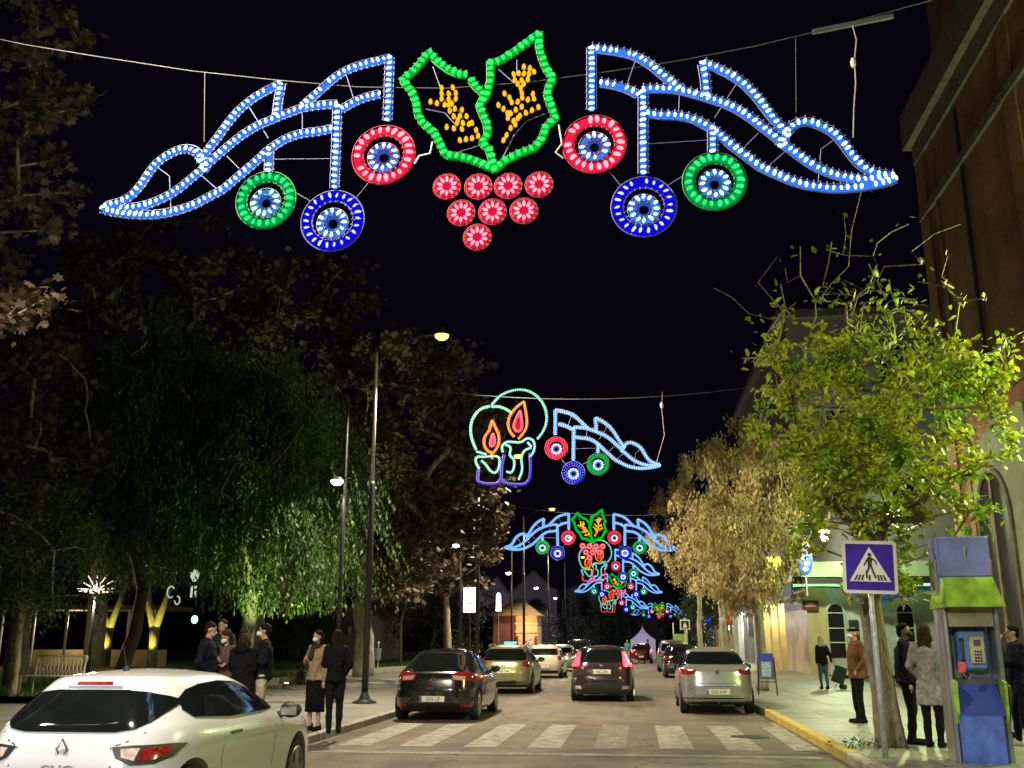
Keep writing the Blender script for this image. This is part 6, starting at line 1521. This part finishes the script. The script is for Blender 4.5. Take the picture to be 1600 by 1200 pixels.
# round bush, small tree and hedges
q = gp(478, 1045, .3); dark_tree((q.x, q.y, 1.55), (2.3, 1.6, 1.15), (q.x, q.y, .3), 'round clipped dark bush behind the two women', 60, 9000, .12, 'leaf_dark', .1, 'round_bush', sp=.18)
q = gp(625, 1037, .3); t_ = at(622, 880, q.y); dark_tree((q.x, q.y, at(625, 925, q.y).z), (1.9, 1.9, 2.2), (q.x, q.y, .3), 'small round-crowned tree with a pale forked trunk, left of the black hatchback', 40, 4000, .16, 'leaf_plane', .12, 'small_tree', 'bark_pale', kind='blade')
for i, (px, py, Yt, rx, rz, lb) in enumerate(((470, 925, 60, 3, 3.4, 'dark evergreen tree behind the round bush'), (690, 965, 75, 4, 3.6, 'dark leafy tree between the small tree and the advertising panel'), (575, 985, 80, 4, 2.6, 'low dark tree behind the nearest lamp post'), (755, 985, 88, 2.6, 2.2, 'low dark bush at the foot of the advertising panel'),
     (905, 985, 132, 6, 4.2, 'dark tree below the small candles on the left'), (955, 980, 128, 5, 4.6, 'dark tree just left of the white tent'), (1068, 985, 125, 3.2, 2.4, 'dark tree right of the white tent'))):
    q = at(px, py, Yt); dark_tree((q.x, Yt, q.z), (rx, rx * .8, rz), (q.x, Yt, .1), lb, 40, 3500, .3, 'leaf_dark', .16, 'dark_tree', group='dark trees at the end of the park', sp=.5)
tag(MB().bbox((-75, 118, 0), (-33, 120, 7)).build('far_hedge_wall', M['leaf_dark']), 'dark distant hedge wall closing the park', 'hedge')

# ================================================================== PARK FURNITURE
YEL = (1.0, .88, .12)
def lit_trunk(px, Yt, label, pts):
    b = Vector((at(px, 1000, Yt).x, Yt, .3)); root = empty('lit_tree', b, 0, label, 'tree', 'trees lit yellow from below')
    w = MB(); w.tube([(0, 0, 0), (.02, 0, 1.2), (0, 0, 1.9)], [.24, .20, .24], 10); w.tube([(0, 0, 1.8), (-.35, 0, 2.8), (-.55, .1, 4.0)], [.19, .15, .10], 8); w.tube([(0, 0, 1.8), (.35, 0, 2.9), (.7, 0, 4.2)], [.19, .14, .10], 8)
    w.build('trunk', M['bark_pale'], root, smooth=True)
    P = np.array([tuple(p) for p in ell_pts(2500, (0, 0, 5.0), (1.8, 1.5, 1.5))]); tag(link('foliage', leaf_mesh('foliage', 'blade', P, .16, M['leaf_pepper']), root), kind='stuff')
    s = empty('ground_spotlight', (b.x - .1, Yt - 1.3, .3), 0, 'ground spotlight below the ' + label, 'spotlight', 'ground spotlights'); MB().lathe([(.1, 0), (.09, .10), (.07, .12)], n=10).build('housing', M['pole_dark'], s)
    lamp('SPOT', (b.x - .1, Yt - 1.3, .48), 500, YEL, .06, target=(b.x + .05, Yt, 2.9), spot=.95, parent=s)
lit_trunk(240, 44, 'forked trunk lit bright yellow under the huge weeping tree', None)
lit_trunk(168, 47, 'trunk lit bright yellow beside the park pavilion', None)
# green spotlight under the weeping tree, lights the lower strands
for px, py, Yt, lb, tg in ((447, 1078, 28.6, 'lawn spotlight before the bright green tree', (438, 880)), (466, 1060, 33, 'second lawn spotlight, right of the weeping tree', (455, 850))):
    q = at(px, py, Yt); t_ = at(tg[0], tg[1], Yt + 2.0); s = empty('ground_spotlight', (q.x, Yt, .3), 0, lb, 'spotlight', 'ground spotlights'); MB().lathe([(.1, 0), (.09, .14), (.07, .16)], n=10).build('housing', M['pole_dark'], s)
    MB().lathe([(.06, .162), (.05, .17)], n=10).build('lens', M['lens_white'], s)
    lamp('SPOT', (q.x, Yt, .55), 2600, (.80, 1.0, .35), .06, target=t_, spot=1.15, parent=s)
def park_lamp(px, Yt, label):
    b = Vector((at(px, 1000, Yt).x, Yt, .3)); z1 = at(px, 925, Yt).z - .3; r = empty('park_lamp', b, 0, label, 'lamp')
    MB().lathe([(.10, 0), (.07, .8), (.05, z1)], n=10).build('pole', M['pole_dark'], r)
    h = MB()
    for k in range(7):
        a = PI * k / 6; h.tube([(0, 0, z1 + .08), (math.cos(a) * .75, 0, z1 + .08 + math.sin(a) * .55 + .05)], [.035, .012], 5)
    h.lathe([(.12, z1 - .05), (.62, z1 + .02), (.1, z1 + .10)], n=14); h.build('lit_head', emat('park_lamp_glow', (1, .95, .62), 1.6), r)
    lamp('POINT', (b.x, Yt - .2, z1 - .2), 260, (1, .95, .65), .2, parent=r)
park_lamp(142, 36, 'park lamp with a bright white star-shaped head on a dark post')
# pavilion behind
q = at(130, 1000, 50); pv = empty('park_pavilion', (q.x, 50, .3), 0, 'low open park pavilion with a flat pale roof edge and thin posts', 'pavilion'); z1 = at(100, 950, 50).z - .3
MB().bbox((-5, -.1, z1 - .1), (4, 4, z1 + .12)).build('roof', STN, pv)
for x in (-4.6, -2.8, -1, .8, 2.4, 3.8): MB().tube([(x, 0, 0), (x, 0, z1)], .07, 8).build('post', M['pole_grey'], pv)
MB().bbox((-4.8, 1.5, 0), (3.8, 1.7, .9)).build('low_wall', MB_, pv)
lamp('POINT', (q.x - 1, 50.8, 2.6), 160, (1, .8, .45), .3, parent=pv)
tag(MB().bbox((-34, 40, .30), (-19, 42.5, .55)).build('planter_wall', mat('planter_brick', (.28, .16, .08), .8, vary=.2)), 'low brick planter wall behind the lattice bench', 'wall')
lamp('POINT', (q.x - 1.5, 38.5, 2.4), 170, (1, .75, .4), .3, parent=pv)
# lit scrolls and lantern hanging in the weeping tree
sc = empty('lit_scroll', at(275, 925, 29), 0, 'two white lit scroll shapes hanging low in the weeping tree', 'light decoration')
for k, (px, py, r) in enumerate(((267, 925, .14), (277, 938, .10))):
    c = at(px, py, 29) - sc.location; MB().tube([c + Vector((r * .8 * math.cos(t), 0, r * 1.2 * math.sin(t))) for t in np.linspace(.6 + k * 2.6, 5.4 + k * 2.6, 12)], .020, 6).build('lit_tube', emat('white_lit_scroll_%d' % k, (.9, 1, .7), .45), sc)
sc = empty('lit_lantern', at(303, 915, 29), 0, 'white lit bell and bars hanging above the man in the navy coat', 'light decoration')
e = MB(); e.lathe([(.05, -.16), (.13, -.02), (.14, .12), (.04, .18)], (0, 0, .28), 8)
[e.box((s * .06, 0, -.18), (.05, .04, .34)) for s in (-1, 1)]; e.build('lit_bell', emat('white_lit_bell', (.9, 1, .75), .5), sc)
e = MB().ell(at(304, 968, 27), (.09, .09, .11), 10, 6).build('teal_light', emat('teal_light', (.25, 1, .9), 4)); tag(e, 'small teal light behind the head of the man in the navy coat', 'light')
# lattice bench
def bench():
    q = gp(75, 1085, .3); r = empty('lattice_bench', (q.x, q.y, .3), -.35, 'white metal lattice bench on the lawn left of the white hatchback', 'bench')
    f = MB()
    for s in (-1, 1):
        for y in (-.2, .2): MB().tube([(s * .85, y, 0), (s * .85, y * .9, .45)], .022, 6).build('leg', M['signwhite'], r)
    MB().tube([(-.9, .25, .45), (-.9, .33, .95), (.9, .33, .95), (.9, .25, .45)], .022, 6).build('back_frame', M['signwhite'], r)
    for x in np.arange(-.84, .85, .14): f.tube([(x, .255, .47), (x + .12, .33, .93)], .010, 4); f.tube([(x + .12, .255, .47), (x, .33, .93)], .010, 4)
    f.build('lattice', M['signwhite'], r)
    f = MB()
    for y in np.arange(-.22, .26, .08): f.box((0, y, .46), (1.8, .05, .02))
    f.build('seat', M['signwhite'], r)
bench()
# litter bin, low white fence
q = gp(590, 1052, .13); lb = empty('litter_bin', (q.x, q.y, .13), 0, 'grey litter bin on a thin post right of the lamp post', 'litter bin')
MB().tube([(0, 0, 0), (0, 0, 1.35)], .03, 8).build('post', M['pole_grey'], lb); MB().lathe([(.16, .62), (.21, 1.15), (.22, 1.18)], (0, -.2, 0), 16).build('bin_body', mat('bin_grey', (.12, .13, .13), .6), lb)
MB().lathe([(.06, 1.35), (.07, 1.45), (.03, 1.5)], n=10).build('cap', WHT, lb)
fa = gp(480, 1029, .3); fb = gp(600, 1029, .3); fn = empty('low_white_fence', fa, math.atan2(fb.y - fa.y, fb.x - fa.x), 'low white picket fence behind the mast and lamp post', 'fence'); L = (fb - fa).length
pk = MB().box((0, 0, .38), (.09, .03, .76)).mesh('picket', WHT)
for i in range(int(L / .30)): o = link('picket', pk, fn); o.location = (i * .30, 0, 0)
for z in (.2, .72): MB().bbox((0, .02, z), (L, .05, z + .07)).build('rail', WHT, fn)

# ================================================================== FAR END OF THE STREET
def adpanel():
    c = at(734, 938, 58); r = empty('advertising_panel', (c.x, 58, .13), 0, 'tall glowing white-violet advertising panel on a post', 'sign'); z0, z1 = at(734, 958, 58).z - .13, at(734, 917, 58).z - .13
    MB().lathe([(.07, 0), (.06, z0)], n=10).build('post', M['pole_dark'], r); MB().bevbox((0, 0, (z0 + z1) / 2), (.76, .2, z1 - z0), .03).build('housing', M['pole_grey'], r)
    MB().bbox((-.35, -.12, z0 + .05), (.35, -.105, z1 - .05)).build('lit_face', emat('violet_white_panel', (1.0, .80, 1.0), 3.2, True), r)
    MB().bbox((-.28, -.128, z0 + .50), (.25, -.122, z0 + .56)).build('print_line', mat('panel_print', (.2, .08, .25), .6), r)
adpanel()
c = at(779, 941, 78); r = empty('teardrop_sign', (c.x, 78, .13), 0, 'white glowing teardrop-shaped banner with a teal edge', 'sign'); z0, z1 = at(779, 955, 78).z - .13, at(779, 926, 78).z - .13
n = 14; pp = [(-.20, z0), (.20, z0)] + [(.17 * math.cos(PI * i / n), z1 - .3 + .3 * math.sin(PI * i / n)) for i in range(n + 1)]
MB().plate([(a * 1.25, b) for a, b in pp], .0, .04).build('edge', emat('teal_edge', (.15, .6, .5), .9), r); MB().plate(pp, -.03, -.005).build('lit_face', emat('white_green_panel', (.85, 1, .92), 2.5), r); MB().tube([(0, .02, 0), (0, .02, z0)], .03, 6).build('post', M['pole_grey'], r)
def kiosk():
    Yk = 84; a, b = at(767, 1000, Yk).x, at(843, 1000, Yk).x; r = empty('kiosk', (a, Yk, .1), 0, 'small brick kiosk with a hipped roof, its right face lit warm orange', 'kiosk'); h = at(800, 962, Yk).z - .1; ht = at(815, 935, Yk).z - .1; w = b - a
    KR = mat('kiosk_dark_red', (.10, .03, .03), .7); KO = mat('kiosk_cream', (.55, .33, .18), .7, vary=.1)
    MB().bbox((.2, 0, 0), (w * .52, 4, h)).build('wall', KR, r); MB().bbox((w * .52, -.05, 0), (w - .2, 4, h)).build('front', KO, r)
    MB().add([(-.2, -.5, h), (w + .2, -.5, h), (w + .2, 4.5, h), (-.2, 4.5, h), (w * .45, 1.6, ht), (w * .6, 1.6, ht)], [(0, 1, 5, 4), (1, 2, 5), (2, 3, 4, 5), (3, 0, 4), (3, 2, 1, 0)]).build('roof', mat('roof_tile', (.20, .13, .07), .8, vary=.25, scale=8), r)
    for z in (h * .62, h * .80): MB().bbox((w * .50, -.12, z), (w - .15, -.05, z + .14)).build('cornice_band', KO, r)
    MB().bbox((w * .66, -.09, .2), (w * .86, -.055, h * .5)).build('poster_panel', mat('poster_mix', (.30, .30, .30), .5, vary=.8, scale=6), r)
    for x in (w * .55, w * .93): MB().bbox((x - .08, -.2, 0), (x + .08, -.06, h * .55)).build('post', KR, r)
    lamp('POINT', (a + w * .75, Yk - 1.6, 3.4), 210, (1, .55, .25), .2, parent=r)
kiosk()
HS = mat('far_house_wall', (.16, .145, .17), .9, vary=.12, scale=.4)
def gable(Yg, x0, x1, ye, yt, label, arches=(), cat='house'):
    A, B, T = at(x0, ye, Yg), at(x1, ye, Yg), at((x0 + x1) / 2, yt, Yg); r = empty('gabled_house', (A.x, Yg, 0), 0, label, cat, 'pale gabled houses at the end of the street'); w = B.x - A.x
    MB().plate([(0, 0), (w, 0), (w, A.z), (w * .9, A.z), (w / 2, T.z), (w * .1, A.z), (0, A.z)], 0, 10).build('wall', HS, r)
    MB().tube([(0, -.1, A.z), (w * .1, -.1, A.z + .05), (w / 2, -.1, T.z + .1), (w * .9, -.1, A.z + .05), (w, -.1, A.z)], .22, 6).build('roof_edge', STN, r)
    for px0, px1, py0, py1 in arches:
        a, b, c, d = at(px0, py1, Yg).x - A.x, at(px1, py1, Yg).x - A.x, at(px0, py1, Yg).z, at(px0, py0, Yg).z; m_ = (a + b) / 2; rr = (b - a) / 2
        pp = [(a, c), (b, c)] + [(m_ + rr * math.cos(PI * i / 8), d - rr + rr * math.sin(PI * i / 8)) for i in range(9)]
        f = MB().plate(pp, -.12, -.02).build('arched_window', GLS, r); MB().tube([(p_[0], -.14, p_[1]) for p_ in pp[1:]] + [(a, -.14, c)], .12, 5).build('frame', STN, f)
gable(150, 798, 870, 922, 893, 'pale gabled house behind the kiosk with a wide arched window', ((820, 856, 935, 955), (880, 892, 935, 965)))
gable(146, 756, 796, 926, 902, 'smaller pale gabled house left of the wide one', ((770, 782, 935, 955),))
gable(158, 866, 935, 925, 917, 'long pale building with tall arches right of the gabled house', ((878, 899, 936, 963), (910, 925, 938, 963)))
gable(140, 716, 760, 925, 912, 'low pale house at the left end behind the advertising panel')
gable(175, 930, 1040, 968, 962, 'low olive-grey building behind the white tent')
gable(70, 535, 575, 962, 945, 'dim white gabled house seen between mast and lamp post', ((543, 560, 972, 990),))
lamp('POINT', (-14, 134, 5), 1200, (.9, .85, 1.0), 1.0, parent=bpy.data.objects['kiosk'])
def tent():
    Yt = 96; a, b = at(986, 1000, Yt), at(1023, 1000, Yt); w = b.x - a.x; r = empty('pointed_tent', (a.x, Yt, 0), 0, 'pale lilac pointed market tent at the end of the road', 'tent'); ze, zt = at(1004, 999, Yt).z, at(1004, 977, Yt).z
    TN = mat('tent_fabric', (.36, .34, .52), .7, vary=.05)
    R = []; vs = []; fs = []; n = 7
    for j in range(n):
        t = j / (n - 1); k = (1 - t) ** 1.7; hw = w / 2 * max(k, .015); z = ze + (zt - ze) * t
        vs += [(w / 2 - hw, w / 2 - hw, z), (w / 2 + hw, w / 2 - hw, z), (w / 2 + hw, w / 2 + hw, z), (w / 2 - hw, w / 2 + hw, z)]
    for j in range(n - 1):
        for k in range(4): l = (k + 1) % 4; fs.append((j * 4 + k, j * 4 + l, j * 4 + 4 + l, j * 4 + 4 + k))
    MB().add(vs, fs).build('roof', TN, r)
    MB().bbox((0.05, .02, .05), (w - .05, w - .02, ze)).build('side_wall', TN, r)
    for x in (0, w): MB().tube([(x, 0, 0), (x, 0, ze)], .05, 6).build('post', M['pole_grey'], r)
    lamp('POINT', (a.x + w / 2, Yt - 3, 4.2), 260, (.8, .8, 1), .3, parent=r)
tent()
c = at(1070, 976, 66); r = empty('far_crossing_sign', (c.x, 66, .12), 0, 'small pale square sign on a post beyond the parked cars on the right', 'road sign')
MB().tube([(0, 0, 0), (0, 0, c.z + .3)], .04, 8).build('pole', M['pole_grey'], r); MB().bevbox((-.0, -.08, c.z - .12), (.62, .04, .62), .01).build('panel', M['signwhite'], r); MB().bbox((-.24, -.11, c.z - .36), (.24, -.102, c.z + .12)).build('dark_field', M['pole_dark'], r)
MB().plate([(-.15, c.z - .30), (.15, c.z - .30), (0, c.z + .05)], -.115, -.111).build('white_triangle', M['signwhite'], r)
c = at(1063, 997, 70); r = empty('green_board', (c.x, 70, .12), 0, 'small green board on two posts behind the black compact', 'sign'); MB().bevbox((0, 0, c.z - .1), (1.0, .06, .5), .01).build('board', mat('board_green', (.16, .32, .08), .5), r)
for s in (-1, 1): MB().tube([(s * .45, .05, 0), (s * .45, .05, c.z + .9)], .04, 6).build('post', M['signwhite'], r)
# dark hills and trees close the view behind everything
hb = MB(); N = 60; vs = []
for i in range(N + 1):
    x = -420 + 840 * i / N; hgt = 10 + 6 * noise.noise(Vector((x * .01, 3, 0))); vs += [(x, 420, -1), (x, 440, hgt), (x, 520, hgt * .6)]
hb.add(vs, [(3 * i, 3 * i + 3, 3 * i + 4, 3 * i + 1) for i in range(N)] + [(3 * i + 1, 3 * i + 4, 3 * i + 5, 3 * i + 2) for i in range(N)]); tag(hb.build('hills', M['ground'], smooth=True), kind='structure')
